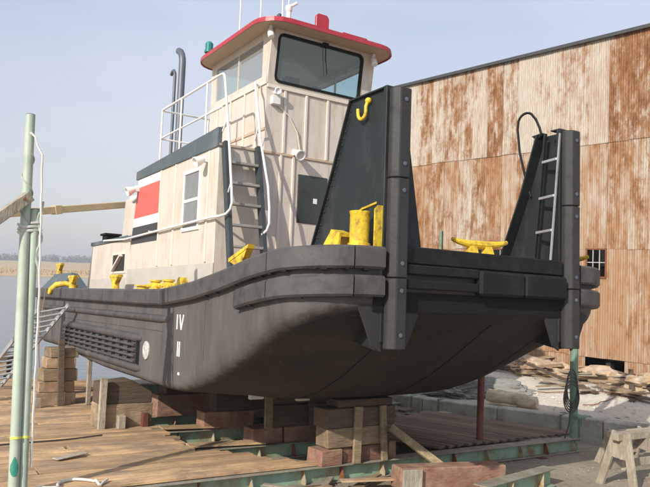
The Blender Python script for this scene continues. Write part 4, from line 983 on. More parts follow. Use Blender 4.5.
# push knees
def knee(sg, nm, lab):
    vf = 1.81*sg; vo, vi = 1.87*sg, 1.58*sg            # outer and inner face of the front strip
    lo, hi = min(vo, vi), max(vo, vi)
    prof = [(-1.02, 2.20), (-1.42, 1.25), (-1.93, .15)] if sg < 0 else [(-.60, 2.20), (-.93, 1.25), (-1.37, .2)]
    mb = MB(); mb.prism([(u, vf-.012, w) for u, w in prof]+[(prof[-1][0]-.05, vf-.012, -.12), (-.12, vf-.012, -.02), (-.12, vf-.012, 2.20)], (0, .024, 0))
    k = bt.part('push_knee', mb, 'knee_black', label=lab)
    mb = MB(); mb.prism([(u+.03, lo, w-.01) for u, w in prof]+[(u, lo, w-.012) for u, w in reversed(prof)], (0, hi-lo, 0)); bt.part('back_flange', mb, 'knee_black', k)
    mb = MB(); mb.box((prof[0][0] if sg < 0 else -.3, lo+.002, 2.195), (-.12, hi-.002, 2.215)); bt.part('top_plate', mb, 'knee_black', k)
    mb = MB(); mb.box((-.17, lo-.02, -1.15), (-.10, hi+.02, 2.21)); bt.part('front_plate', mb, 'knee_black', k, bevel=.006)
    # rubber-faced strip in three lengths
    for (z0, z1) in ((-1.24, -.335), (-.325, .965), (.975, 2.17)):
        mb = MB(); w = .0
        mb.prism([(-.098, lo+.02, z0), (-.02, lo+.02, z0), (.07, lo+.09, z0), (.07, hi-.03, z0), (.02, hi, z0), (-.098, hi, z0)], (0, 0, z1-z0)); bt.part('fender', mb, 'strip_black', k, bevel=.012)
        for z in (z0+.18, z1-.16):
            mb = MB(); mb.lathe((.066, (lo+hi)/2+.03, z), (1, 0, 0), [(0, .03), (.014, .03), (.017, .02)], 8); bt.part('bolt', mb, 'steel_pipe', k)
    # lower bracket: gusset outboard and inboard under the bands
    for s2, v in ((-1, lo), (1, hi)):
        mb = MB(); v2 = v+s2*.36
        mb.prism([(-.14, v, -.66), (-.14, v2, -.72), (-.14, v+s2*.14, -1.2), (-.14, v, -1.28)], (.03, 0, 0)); bt.part('gusset', mb, 'strip_black', k)
    mb = MB(); mb.prism([(-.95, vf-.012, -1.15), (-.15, vf-.012, -.62), (-.12, vf-.012, -1.24), (-.32, vf-.012, -1.27)], (0, .024, 0)); bt.part('lower_plate', mb, 'knee_black', k)
    # inboard side gusset above deck
    v = vi; s2 = -sg
    mb = MB(); mb.prism([(-.15, v, 2.12), (-.15, v+s2*(.36 if sg < 0 else .2), .06), (-.15, v, .06)], (.03, 0, 0)); bt.part('gusset', mb, 'knee_black', k)
    return k
kS = knee(-1, 's', 'near push knee, solid black plate with a yellow hook')
kP = knee(1, 'p', 'far push knee with ladder rungs on its inner side')
# studs along the near knee's edges
mb = MB()
for i in range(22):
    t = i/21; z_ = 2.15-1.95*t; a = Vector((lerp_table([(.15, -1.93), (1.25, -1.42), (2.2, -1.02)], z_), -1.83, z_)); mb.ball(a+Vector((.07, 0, 0)), .013, 6, 4)
    mb.ball((-.20, -1.83, 2.12-i*.095), .014, 6, 4)
bt.part('rivets', mb, 'knee_black', kS, kind='stuff')
# ladder of the port knee
mb = MB(); mb.bar((-.43, 1.62, 2.19), (-.64, 1.62, .02), .035, .05, (0, 1, 0)); bt.part('stile', mb, 'knee_black', kP)
mb = MB(); mb.bar((-.105, 1.572, 2.13), (-.105, 1.365, .08), .022, .03, (0, 1, 0)); bt.part('stile', mb, 'galv', kP, label='pale worn edge of the gusset')
for z in (1.72, 1.13, .58):
    t = (2.19-z)/2.17; mb = MB(); mb.bar((-.43-.21*t, 1.61, z), (-.13, 1.585-.2*t, z), .05, .045); bt.part('rung', mb, 'galv', kP, bevel=.008)
mb = MB()
pts = [(-.56, 1.7, 2.15), (-.62, 1.7, 2.34), (-.70, 1.7, 2.50)]+[Vector((-.91, 1.7, 2.50))+Vector((.17*math.cos(R(a)), 0, .15*math.sin(R(a)))) for a in range(25, 181, 20)]+[(-1.09, 1.7, 2.40), (-1.04, 1.7, 2.0), (-.93, 1.74, 1.5), (-.86, 1.78, 1.22)]
mb.tube(pts, .021, 10); bt.part('grab_hoop', mb, 'front_black', kP, smooth=1)
mb = MB(); mb.prism([(-.72, 1.62, 2.20), (-.5, 1.62, 2.22), (-.5, 1.62, 2.19), (-.62, 1.62, 2.12)], (0, .12, 0)); bt.part('step_plate', mb, 'front_black', kP)
# yellow hook on the near knee
mb = MB(); vf = -1.87
pts = [(-.55, vf, 2.09), (-.56, vf-.02, 2.02), (-.56, vf-.02, 1.95)]+[Vector((-.65, vf-.02, 1.95))+Vector((.09*math.cos(R(a)), 0, .09*math.sin(R(a)))) for a in range(-10, -171, -20)]+[(-.745, vf-.02, 1.98), (-.75, vf-.02, 2.02)]
mb.tube(pts, .025, 10); mb.ball((-.55, vf+.01, 2.1), .048, 10, 6); bt.part('tow_hook', mb, 'yellow', kS, smooth=1, label='yellow hook')
# bow bitt: yellow roller and plate
mb = MB(); mb.lathe((-.30, -2.12, .06), (0, 0, 1), [(0, .15), (.04, .15), (.05, .13), (.42, .13), (.44, .14), (.46, .14)], 20); rb_ = bt.part('roller', mb, 'yellow', smooth=35)
mb = MB(); mb.prism([(-.13, -2.02, .05), (-.13, -1.9, .05), (-.13, -1.9, .60), (-.13, -1.97, .60), (-.13, -2.02, .55)], (.03, 0, 0))
mb.prism([(-.45, -2.05, .52), (-.16, -2.2, .52), (-.11, -2.0, .62), (-.2, -1.93, .62)], (0, 0, .025)); mb.box((-.48, -2.28, .04), (-.11, -1.93, .058)); bt.part('roller_frame', mb, 'yellow', rb_)
mb = MB(); mb.prism([(-.95, -2.3, .03), (-.52, -2.3, .03), (-.56, -2.26, .24), (-.72, -2.26, .30), (-.80, -2.26, .26)], (0, .03, 0)); mb.prism([(-.95, -2.05, .03), (-.52, -2.05, .03), (-.56, -2.09, .24), (-.72, -2.09, .30), (-.80, -2.09, .26)], (0, .03, 0)); mb.hexa([(-.82, -2.26, .23), (-.55, -2.26, .20), (-.55, -2.06, .20), (-.82, -2.06, .23)], [(-.76, -2.26, .31), (-.55, -2.26, .25), (-.55, -2.06, .25), (-.76, -2.06, .31)])
bt.part('chock', mb, 'yellow', rb_)
def cleat(c, ang, s=1.0, label=None):
    T = Matrix.Translation(c) @ Matrix.Rotation(R(ang), 4, 'Z') @ Matrix.Scale(s, 4)
    mb = MB()
    for x in (-.13, .13):
        mb.hexa([(x-.09, -.07, 0), (x+.09, -.07, 0), (x+.09, .07, 0), (x-.09, .07, 0)], [(x-.05, -.045, .17), (x+.05, -.045, .17), (x+.05, .045, .17), (x-.05, .045, .17)])
    mb.tube([(-.46, 0, .245), (-.36, 0, .215), (-.2, 0, .19), (0, 0, .185), (.2, 0, .19), (.36, 0, .215), (.46, 0, .245)], [.03, .042, .055, .06, .055, .042, .03], 10)
    mb.box((-.3, -.1, -.03), (.3, .1, .004))
    mb.v = [T @ q for q in mb.v]; return bt.part('cleat', mb, 'yellow', smooth=35, label=label)
cleat((-.55, .3, .09), 78, 1.05)
cleat((-.75, 2.45, .02), 20, .95)
def hornbitt(c, s=1.0, lean_=.0):
    c = Vector(c); mb = MB(); mb.lathe(c, (0, 0, 1), [(-.02, .12*s), (0, .12*s), (.03*s, .085*s), (.2*s, .075*s), (.24*s, .08*s)], 14)
    mb.hexa([c+Vector((x*s, y*s, .14*s)) for x, y in ((-.1, -.05), (.1, -.05), (.1, .05), (-.1, .05))], [c+Vector((x*s, y*s, z*s)) for x, y, z in ((-.30, -.05, .30+lean_), (.30, -.05, .30-lean_), (.30, .05, .30-lean_), (-.30, .05, .30+lean_))])
    mb.hexa([c+Vector((x*s, y*s, z*s)) for x, y, z in ((-.30, -.06, .28+lean_), (.30, -.06, .28-lean_), (.30, .06, .28-lean_), (-.30, .06, .28+lean_))], [c+Vector((x*s, y*s, z*s)) for x, y, z in ((-.32, -.05, .34+lean_), (.32, -.05, .34-lean_), (.32, .05, .34-lean_), (-.32, .05, .34+lean_))])
    return bt.part('horn_bitt', mb, 'yellow', smooth=35)
hornbitt((-2.6, -2.68, deck(-2.6)), 1.05, -.09)
hornbitt((-9.05, -2.68, deck(-9)), 1.05)
hornbitt((-13.2, -2.66, deck(-13)), 1.15)
hornbitt((-17.3, -2.15, deck(-15)+.50), 1.1)
mb = MB(); mb.box((-17.45, -2.3, deck(-15)), (-17.15, -2.0, deck(-15)+.51)); bt.part('bitt_stand', mb, 'slate')
# yellow line hung over the stern gunwale
mb = MB(); mb.tube([(-13.3, -2.5, deck(-13)+.10), (-13.45, -2.8, deck(-13)+.16), (-13.6, -3.0, deck(-13)+.12), (-13.68, -3.13, deck(-13)-.02), (-13.72, -3.16, deck(-13)-.14)], [.05, .075, .085, .075, .05], 10); bt.part('rope_guard', mb, 'yellow', smooth=1)
# yellow chain pile / double bitt midships
mb = MB()
for x in (-6.35, -5.65): mb.lathe((x, -2.68, deck(-6)-.02), (0, 0, 1), [(0, .12), (.05, .12), (.06, .09), (.2, .09), (.205, .12), (.24, .12)], 16)
mb.tube([(-6.8, -2.68, deck(-6)+.11), (-5.2, -2.68, deck(-6)+.11)], .045, 10); mb.box((-6.6, -2.82, deck(-6)-.02), (-5.4, -2.54, deck(-6)+.012)); bt.part('double_bitt', mb, 'yellow', smooth=35)
mb = MB(); mb.lathe((-7.1, -2.68, deck(-7)-.01), (0, 0, 1), [(0, .12), (.09, .12), (.1, .16), (.13, .16)], 16); bt.part('deck_cap', mb, 'yellow', smooth=35)
mb = MB(); mb.lathe((-4.95, -2.68, deck(-5)+.12), (0, 1, 0), [(-.06, .13), (.06, .13)], 18); bt.part('deck_cap', mb, 'yellow', smooth=35)
# tilted hatch plate at the stern
mb = MB(); D = deck(-14); mb.hexa([(-17.0, -2.78, D+.01), (-14.35, -2.78, D+.01), (-14.35, -1.9, D+.01), (-17.0, -1.9, D+.01)], [(-17.2, -2.30, D+.52), (-14.95, -2.30, D+.52), (-14.95, -2.12, D+.5), (-17.2, -2.12, D+.5)]); bt.part('hatch_plate', mb, 'slate', bevel=.015)

# ------------------------------------------------------------------ deckhouse
CV = 2.3; UF = -4.5; CT = 2.14
dh = None
mb = MB()          # stbd wall, front wall, port wall, aft slanted wall, top
poly = [(-9.55, -.56), (UF, -.58), (UF, CT), (-9.0, CT-.04)]
mb.prism([(u, -CV, w) for u, w in poly], (0, 2*CV-.3, 0)); dh = bt.part('deckhouse', mb, 'cream', bevel=.012)
mb = MB(); mb.hexa([(-13.1, -CV, -.55), (-9.4, -CV, -.55), (-9.4, CV-.3, -.55), (-13.1, CV-.3, -.55)], [(-12.75, -CV, .70), (-9.4, -CV, .70), (-9.4, CV-.3, .70), (-12.75, CV-.3, .70)]); tk = bt.part('engine_trunk', mb, 'cream', bevel=.012)
mb = MB(); mb.hexa([(-12.85, -CV-.02, .705), (-9.42, -CV-.02, .705), (-9.42, CV-.28, .705), (-12.85, CV-.28, .705)], [(-12.85, -CV-.02, .80), (-9.36, -CV-.02, .80), (-9.36, CV-.28, .80), (-12.85, CV-.28, .80)]); bt.part('trunk_edge', mb, 'slate', tk)
mb = MB(); mb.box((-12.55, -2.1, .801), (-12.15, -1.75, 1.0)); mb.box((-12.62, -2.15, 1.0), (-12.1, -1.7, 1.05)); bt.part('hatch_box', mb, 'black_rubber', tk)
# vent window in the trunk
mb = MB()
for (a, b) in (((-10.75, -CV-.02, -.10), (-9.60, -CV+.01, -.05)), ((-10.75, -CV-.02, .36), (-9.60, -CV+.01, .41)), ((-10.75, -CV-.02, -.05), (-10.68, -CV+.01, .36)), ((-9.67, -CV-.02, -.05), (-9.60, -CV+.01, .36))): mb.box(a, b)
bt.part('vent_frame', mb, 'cream_rib', tk)
mb = MB(); mb.box((-10.68, -CV-.006, -.05), (-9.67, -CV+.01, .36)); bt.part('vent_opening', mb, 'interior_dark', tk)
mb = MB(); mb.bar((-10.55, -CV-.03, -.03), (-9.9, -CV-.03, .33), .05, .12, (0, 1, 0)); bt.part('vent_flap', mb, 'cream_rib', tk)
# grey lower band
mb = MB(); mb.box((-9.5, -CV-.004, -.56), (UF+.004, -CV+.01, -.02)); bt.part('lower_band', mb, 'grey_band', dh)
mb = MB(); mb.box((-13.0, -CV-.004, -.56), (-9.56, -CV+.01, -.22)); bt.part('lower_band', mb, 'grey_band', tk)
# black parapet, taller towards the front
mb = MB(); mb.prism([(-9.1, -CV-.03, CT-.07), (UF+.02, -CV-.03, CT-.05), (UF+.02, -CV-.03, CT+.30), (-9.1, -CV-.03, CT+.12)], (0, .08, 0)); bt.part('parapet', mb, 'slate', dh)
mb = MB(); mb.box((-9.1, CV-.38, CT-.05), (UF, CV-.30, CT+.2)); bt.part('parapet', mb, 'slate', dh)
# ribs
for u in (-7.42, -6.55, -4.86):
    mb = MB(); mb.box((u-.03, -CV-.03, -.0), (u+.03, -CV+.01, CT-.075)); bt.part('rib', mb, 'cream_rib', dh, bevel=.005)
mb = MB(); mb.box((-9.28, -CV-.025, .25), (-9.2, -CV+.01, CT-.45)) ; 
for v in (-1.02, -.74, .42, 1.1, 1.7):
    mb = MB(); mb.box((UF-.01, v-.025, -.05), (UF+.03, v+.025, CT-.03)); bt.part('rib', mb, 'cream_rib', dh, bevel=.005)
mb = MB(); mb.box((UF-.01, -CV+.001, CT-.03), (UF+.025, CV-.301, CT+.01)); bt.part('seam_strip', mb, 'soffit', dh)
# painted bands: white, red, white, dark grey
def aft(w): return -9.55+.55*(w+.56)/(CT+.52)+.012
def stripe(w0, w1, m, lab):
    mb = MB(); mb.prism([(aft(w0), -CV-.004, w0), (-7.46, -CV-.004, w0), (-7.46, -CV-.004, w1), (aft(w1), -CV-.004, w1)], (0, .008, 0)); bt.part('painted_band', mb, m, dh, label=lab)
stripe(1.87, 2.06, 'white_paint', 'upper white band'); stripe(1.16, 1.868, 'stripe_red', 'red band'); stripe(.955, 1.158, 'white_paint', 'lower white band'); stripe(.56, .953, 'grey_paint', 'dark grey band')
# side window: white frame, two sashes
def window(p0, p1, parent, fm='white_paint', gm='glass_dark', axis='v', at=-CV, fw_=.07, split=True):
    (a0, w0), (a1, w1) = p0, p1; mb = MB()
    def bx(a, b, c, d, e0, e1): mb.box((a, at-e1, c), (b, at+e0, d))
    bx(a0-fw_, a1+fw_, w0-fw_, w0, .01, .03); bx(a0-fw_, a1+fw_, w1, w1+fw_, .01, .03); bx(a0-fw_, a0, w0, w1, .01, .028); bx(a1, a1+fw_, w0, w1, .01, .028)
    f = bt.part('window_frame', mb, fm, parent, bevel=.004)
    if split:
        mb = MB(); bx(a0, a1, (w0+w1)/2-.03, (w0+w1)/2+.03, .01, .02); bt.part('sash_bar', mb, fm, parent)
    for (c, d) in (((w0, (w0+w1)/2-.03), ((w0+w1)/2+.03, w1)) if split else ((w0, w1),)):
        mb = MB(); bx(a0, a1, c, d, .01, .008); bt.part('window_pane', mb, gm, parent)
mat('pane_dark', (.045, .05, .048), .12, var=.2, bump=0, spec=.45)
mat('pane_grey', (.20, .205, .20), .1, var=.15, bump=0, spec=.8)
window((-6.02, .70), (-5.30, 1.76), dh, gm='pane_grey')
# front window dark
mb = MB(); mb.box((UF-.01, -.62, .86), (UF+.02, .05, 1.80)); bt.part('front_window', mb, 'pane_dark', dh, bevel=.006)
mb = MB(); mb.box((UF+.02, -.27, 1.26), (UF+.023, -.18, 1.36)); bt.part('sticker', mb, 'white_paint', dh)
# lamps on the deckhouse
def lamp(c, d, s=1.0, m='white_paint', parent=None):
    c = Vector(c); d = Vector(d).normalized(); mb = MB()
    mb.tube([c, c+d*.14*s], .025*s, 8); e = c+d*.14*s
    mb.lathe(e-Vector((0, 0, .05*s)), (d+Vector((0, 0, -.5))).normalized(), [(-.10*s, .05*s), (-.02*s, .075*s), (.06*s, .1*s), (.1*s, .105*s), (.1*s, .085*s), (.05*s, .06*s)], 14)
    mb.box(c-Vector((.05, .05, .06))*s, c+Vector((.05, .05, .06))*s)
    return bt.part('lamp', mb, m, parent, smooth=35)
lamp((UF+.03, -.72, 2.2), (1, 0, 0), 1.0, parent=dh); lamp((-4.95, -CV-.03, 1.92), (0, -1, 0), 1.0, parent=dh); lamp((-8.95, -CV-.03, 1.85), (0, -1, 0), 1.1, parent=dh)
lamp((-9.2, -CV+.1, 1.72), (-1, -.6, 0), .9, parent=dh)
# casing and exhausts
mb = MB(); mb.hexa([(-12.6, -1.55, .80), (-11.2, -1.55, .80), (-11.2, .9, .80), (-12.6, .9, .80)], [(-12.45, -1.55, 2.05), (-11.3, -1.55, 2.12), (-11.3, .9, 2.12), (-12.45, .9, 2.05)]); cs = bt.part('stack_casing', mb, 'cream', bevel=.012)
def pipe(pts, r, n='exhaust_pipe', m='steel_pipe', par=None): mb = MB(); mb.tube(pts, r, 14); return bt.part(n, mb, m, par, smooth=50)
pipe([(-10.0, -1.02, .8), (-10.0, -1.02, 5.45), (-10.02, -1.02, 5.58), (-10.08, -1.02, 5.70), (-10.18, -1.02, 5.80), (-10.30, -1.02, 5.86)], .09)
pipe([(-10.42, -1.05, .8), (-10.42, -1.05, 5.2), (-10.44, -1.05, 5.30), (-10.52, -1.05, 5.38), (-10.62, -1.05, 5.38), (-10.70, -1.05, 5.30)], .042)
for z in (1.5, 3.0): pass

# ------------------------------------------------------------------ pilothouse
PS, PP, PA = -1.38, 1.04, -7.15                # starboard, port, aft
SI, TO = 3.46, 4.50
def pw(w): return UF+.14*max(0, w-SI)          # raked front above the sill
mb = MB()
mb.box((PA, PS, CT+.011), (UF, PS+.04, SI)); mb.box((PA, PP-.04, CT+.011), (UF, PP, SI)); mb.box((UF-.04, PS+.04, CT+.011), (UF, PP-.04, SI)); mb.box((PA, PS+.04, CT+.011), (PA+.04, PP-.04, SI))
ph = bt.part('pilothouse', mb, 'cream')
# window wall: pillars, header
def quadwall(name, pts_in, th, m='cream'):
    mb = MB(); mb.prism(pts_in, th); return bt.part(name, mb, m, ph, bevel=.004)
fz0, fz1 = SI+.06, 4.42
wl_, wr_ = -1.22, .74
def F(v, w, d=0): return Vector((pw(w)+d, v, w))
th = (-.06, 0, 0)
quadwall('front_pillar', [F(PS, SI), F(wl_, SI), F(wl_, TO), F(PS, TO)], th)
quadwall('front_pillar', [F(wr_, SI), F(PP, SI), F(PP, TO), F(wr_, TO)], th)
quadwall('front_sill', [F(wl_, SI), F(wr_, SI), F(wr_, fz0), F(wl_, fz0)], th)
quadwall('front_header', [F(wl_, fz1), F(wr_, fz1), F(wr_, TO), F(wl_, TO)], th)
# rounded black gasket ring and glass
def rring(y0, y1, z0, z1, r, inset):
    pts = []
    for (cy_, cz_, a0) in ((y1-r, z1-r, 0), (y0+r, z1-r, 90), (y0+r, z0+r, 180), (y1-r, z0+r, 270)):
        for k in range(6): a = R(a0+18*k); pts.append((cy_+(r-inset)*math.cos(a), cz_+(r-inset)*math.sin(a)))
    return pts
a_, b_ = rring(wl_-.02, wr_+.02, fz0-.02, fz1+.02, .13, 0), rring(wl_-.02, wr_+.02, fz0-.02, fz1+.02, .13, .05)
mb = MB(); n = len(a_)
for d in (.012, -.05):
    for ring in (a_, b_):
        for y, z in ring: mb.v.append(F(y, z, d))
for i in range(n):
    j = (i+1) % n
    for (p, q) in ((0, 1), (1, 3), (3, 2), (2, 0)): mb.f.append([p*n+i, p*n+j, q*n+j, q*n+i]); mb.mi.append(0)
bt.part('window_gasket', mb, 'black_rubber', ph)
mb = MB(); mb.prism([F(y, z, -.02) for y, z in rring(wl_-.02, wr_+.02, fz0-.02, fz1+.02, .13, .04)], (-.006, 0, 0)); bt.part('front_windscreen', mb, 'glass_teal', ph)
for (c, s) in ((wl_, 1), (wl_, 1)): pass
# corner fillets of the opening (tan) 
for (yc, zc, sy, sz) in ((wl_, fz0, 1, 1), (wr_, fz0, -1, 1), (wl_, fz1, 1, -1), (wr_, fz1, -1, -1)):
    pts = [F(yc-.002*sy, zc-.002*sz, -.005)]
    for k in range(6):
        a = R(18*k); pts.append(F(yc+sy*(.11-.11*math.sin(a)), zc+sz*(.11-.11*math.cos(a)), -.005))
    mb = MB(); mb.prism(pts, (-.04, 0, 0)); bt.part('corner_fillet', mb, 'cream', ph)
# side window walls
def side(v, sg, name):
    w0, w1, ua, uf = 3.62, 4.36, -6.9, -4.72
    T = (0, -.05*sg, 0)
    def S(u, w): return Vector((u, v, w))
    for pts in ([S(PA, SI), S(UF, SI), S(UF, w0), S(PA, w0)], [S(PA, w1), S(pw(w1)-.0, w1), S(pw(TO), TO), S(PA, TO)], [S(PA, w0), S(ua, w0), S(ua, w1), S(PA, w1)], [S(uf, w0), S(pw(w0)-.065, w0), S(pw(w1)-.065, w1), S(uf, w1)]):
        mb = MB(); mb.prism(pts, T); bt.part('side_panel', mb, 'cream', ph)
    for (a, b, k) in ((ua, -5.82, .022), (-5.8, uf, .03)):
        mb = MB(); vv = v-sg*k; mb.box((a, min(vv, vv+.006), w0), (b, max(vv, vv+.006), w1)); bt.part('side_pane', mb, 'glass_side' if sg < 0 else 'glass_clear', ph)
    for (q0, q1) in ((-5.835, -5.785), (ua, ua+.03)):
        mb = MB(); mb.box((q0, v-sg*.02-.012, w0), (q1, v-sg*.02+.012, w1)); bt.part('side_mullion', mb, 'grey_band', ph)
    mb = MB(); mb.box((PA, min(v, v+sg*.03), SI-.02), (UF+.01, max(v, v+sg*.03), SI+.02)); bt.part('side_sill', mb, 'cream_rib', ph)
side(PS, -1, 's'); side(PP, 1, 'p')
# aft window wall
w0, w1 = 3.5, 4.36
for (v0, v1, a, b) in ((PS+.05, PP-.05, SI, w0), (PS+.05, PP-.05, w1, TO), (PS+.05, -1.15, w0, w1), (.82, PP-.05, w0, w1), (-.22, -.12, w0, w1)):
    mb = MB(); mb.box((PA, v0, a), (PA+.05, v1, b)); bt.part('aft_panel', mb, 'cream', ph)
for (v0, v1) in ((-1.15, -.22), (-.12, .82)):
    mb = MB(); mb.box((PA+.02, v0, w0), (PA+.026, v1, w1)); bt.part('aft_pane', mb, 'glass_clear', ph)
# interior: floor, console, wheel, ceiling, wiper
mb = MB(); mb.box((PA+.05, PS+.05, 2.3), (UF-.05, PP-.05, 2.34)); bt.part('cabin_floor', mb, 'cabin_inside', ph)
mb = MB(); mb.box((PA+.05, PS+.06, TO-.03), (UF+.06, PP-.06, TO-.005)); bt.part('ceiling', mb, 'cabin_inside', ph)
mb = MB(); mb.hexa([(-5.3, -1.0, 2.34), (-4.6, -1.0, 2.34), (-4.6, .7, 2.34), (-5.3, .7, 2.34)], [(-5.15, -1.0, 3.40), (-4.62, -1.0, 3.52), (-4.62, .7, 3.52), (-5.15, .7, 3.40)]); bt.part('console', mb, 'cabin_inside', ph)
mb = MB(); mb.box((-4.78, -.9, 3.53), (-4.6, -.6, 3.72)); mb.box((-4.8, -.3, 3.53), (-4.66, -.1, 3.66)); bt.part('instrument', mb, 'black_rubber', ph, bevel=.01)
mb = MB(); mb.tube([F(-.2, 4.44, .03), F(-.16, 4.1, .03)], .01, 6); mb.tube([F(-.18, 4.22, .035), F(-.1, 3.86, .035)], .008, 6); mb.box((pw(4.4), -.26, 4.38), (pw(4.4)+.06, -.14, 4.46)); bt.part('wiper', mb, 'black_rubber', ph)
# ribs on the pilothouse
for v in (-.98, -.5, 0.0, .5):
    mb = MB(); mb.box((UF, v-.025, CT+.012), (UF+.03, v+.025, SI-.09)); bt.part('rib', mb, 'cream_rib', ph, bevel=.005)
mb = MB(); mb.box((UF, PS-.0, SI-.085), (UF+.035, PP, SI-.02)); bt.part('front_ledge', mb, 'cream_rib', ph, bevel=.005)
for u in (-6.7, -6.05, -5.4, -4.85):
    mb = MB(); mb.box((u-.025, PS-.03, CT+.02), (u+.025, PS, SI-.021)); bt.part('rib', mb, 'cream_rib', ph, bevel=.005)
mb = MB(); mb.box((PA, PS-.02, 2.55), (UF, PS, 2.6)); bt.part('seam_strip', mb, 'soffit', ph)
# roof
RO = []
for (cu, cv, a0) in ((-6.83, -1.21, 180), (-4.47, -1.21, 270), (-4.47, .86, 0), (-6.83, .86, 90)):
    for kk in range(6): aa = R(a0+18*kk); RO.append((cu+.52*math.cos(aa), cv+.52*math.sin(aa)))
NR = len(RO)
mb = MB(); mb.prism([(u, v, TO+.002) for u, v in RO], (0, 0, .03)); rs_ = bt.part('soffit', mb, 'soffit', ph)
mb = MB(); k = NR
for (f_, z) in ((1.012, TO+.01), (1.012, TO+.07), (.9, TO+.15), (.5, TO+.21)):
    for u, v in RO: mb.v.append(Vector((-5.66+(u+5.66)*f_, -.175+(v+.175)*f_, z)))
for i in range(3):
    for j in range(k): mb.f.append([i*k+j, i*k+(j+1) % k, (i+1)*k+(j+1) % k, (i+1)*k+j]); mb.mi.append(0)
mb.f.append([3*k+j for j in range(k)]); mb.mi.append(0)
mb.f.append([j for j in range(k)][::-1]); mb.mi.append(0)
for i in range(len(mb.v)):
    if i < NR: mb.v[i].z = TO+.033
rf = bt.part('roof', mb, 'roof_red', ph, bevel=.0)
mb = MB()
for j in range(NR):
    a = Vector((-5.66+(RO[j][0]+5.66)*1.016, -.175+(RO[j][1]+.175)*1.016, TO-.02)); b = Vector((-5.66+(RO[(j+1) % NR][0]+5.66)*1.016, -.175+(RO[(j+1) % NR][1]+.175)*1.016, TO-.02))
    mb.hexa([a, b, b+Vector((0, 0, 0))+(Vector((-5.66, -.175, b.z))-b)*.012, a+(Vector((-5.66, -.175, a.z))-a)*.012], [q+Vector((0, 0, .055)) for q in (a, b, b+(Vector((-5.66, -.175, b.z))-b)*.012, a+(Vector((-5.66, -.175, a.z))-a)*.012)])
bt.part('fascia', mb, 'roof_red', ph)
# roof fittings
def whip(u, v, h, r=.014, b=.05, m='white_paint'):
    mb = MB(); z = TO+.15; mb.tube([(u, v, z), (u, v, z+.22)], b, 10); mb.tube([(u, v, z+.22), (u, v, z+h*.5), (u, v, z+h)], [r*1.4, r*1.2, r*.6], 8); bt.part('antenna', mb, m, ph, smooth=40)
whip(-6.75, -.95, 2.6); whip(-5.55, -1.05, 2.2, .012, .03); whip(-4.7, -1.0, 1.6, .012, .045); whip(-4.55, -.95, 2.0, .008, .02)
for (u, v) in ((-5.45, -1.05), (-5.2, -1.05)):
    mb = MB(); mb.lathe((u, v, TO+.14), (0, 0, 1), [(0, .05), (.08, .05), (.1, .075), (.2, .075), (.24, .03)], 12); bt.part('deck_light', mb, 'ladder_dark', ph, smooth=35)
mb = MB(); mb.tube([(-5.0, -.9, TO+.15), (-5.0, -.9, TO+.5)], .022, 8); mb.ball((-5.0, -.9, TO+.55), .06, 10, 6); bt.part('mast_light', mb, 'ladder_dark', ph, smooth=35)
mb = MB(); mb.tube([(-4.45, -1.0, TO+.12), (-4.45, -1.0, TO+.42)], .05, 10); mb.lathe((-4.45, -1.0, TO+.42), (0, 0, 1), [(0, .05), (.04, .07), (.11, .07), (.14, .04)], 12); mb.tube([(-4.45, -1.0, TO+.52), (-4.34, -.88, TO+.60)], .03, 8); bt.part('searchlight', mb, 'white_paint', ph, smooth=35)
mb = MB(); mb.prism([(-4.12, -.57, TO+.04), (-4.12, -.27, TO+.04), (-4.12, -.27, TO+.36), (-4.12, -.32, TO+.42), (-4.12, -.52, TO+.42), (-4.12, -.57, TO+.36)], (-.06, 0, 0)); bt.part('name_board', mb, 'roof_red', ph, bevel=.01, label='upright red panel on the roof edge')
mb = MB(); mb.tube([(-4.1, .05, TO+.15), (-4.1, .62, TO+.15)], .025, 8); mb.box((-4.14, .1, TO+.05), (-4.06, .16, TO+.14)); mb.box((-4.14, .5, TO+.05), (-4.06, .56, TO+.14)); bt.part('roof_rail', mb, 'roof_red', ph, smooth=40)
mb = MB(); mb.lathe((-6.72, -1.66, TO+.12), (0, 0, 1), [(0, .1), (.05, .1), (.06, .085), (.2, .085), (.24, .05)], 16); bt.part('side_light', mb, 'green_lens', ph, smooth=35, label='green side light')
def eyelamp(c):
    c = Vector(c); mb = MB(); mb.tube([c, c-Vector((0, 0, .06))], .03, 8); mb.lathe(c-Vector((.0, 0, .14)), (.5, -.1, -1), [(-.09, .03), (-.04, .06), (.1, .065), (.12, .05)], 14); bt.part('lamp', mb, 'white_paint', ph, smooth=35)
eyelamp((-4.3, -1.45, TO)); eyelamp((-4.28, .95, TO-.02))
mb = MB(); mb.tube([(UF, -1.2, 3.3), (UF+.1, -1.2, 3.3)], .03, 8); mb.lathe((UF+.1, -1.2, 3.3), (1, -.2, -.1), [(-.05, .035), (0, .06), (.05, .075), (.06, .06), (.03, .04)], 14); bt.part('lamp', mb, 'white_paint', ph, smooth=35)
mb = MB(); mb.box((UF+.0, -1.3, 3.05), (UF+.1, -1.12, 3.22)); bt.part('junction_box', mb, 'white_paint', ph, bevel=.01)
mb = MB(); mb.tube([(UF+.02, -1.2, 3.1), (UF+.035, -.9, 2.9), (UF+.04, -.7, 2.6), (UF+.035, -.62, 2.25)], .012, 6); bt.part('cable', mb, 'cream_rib', ph, smooth=1)

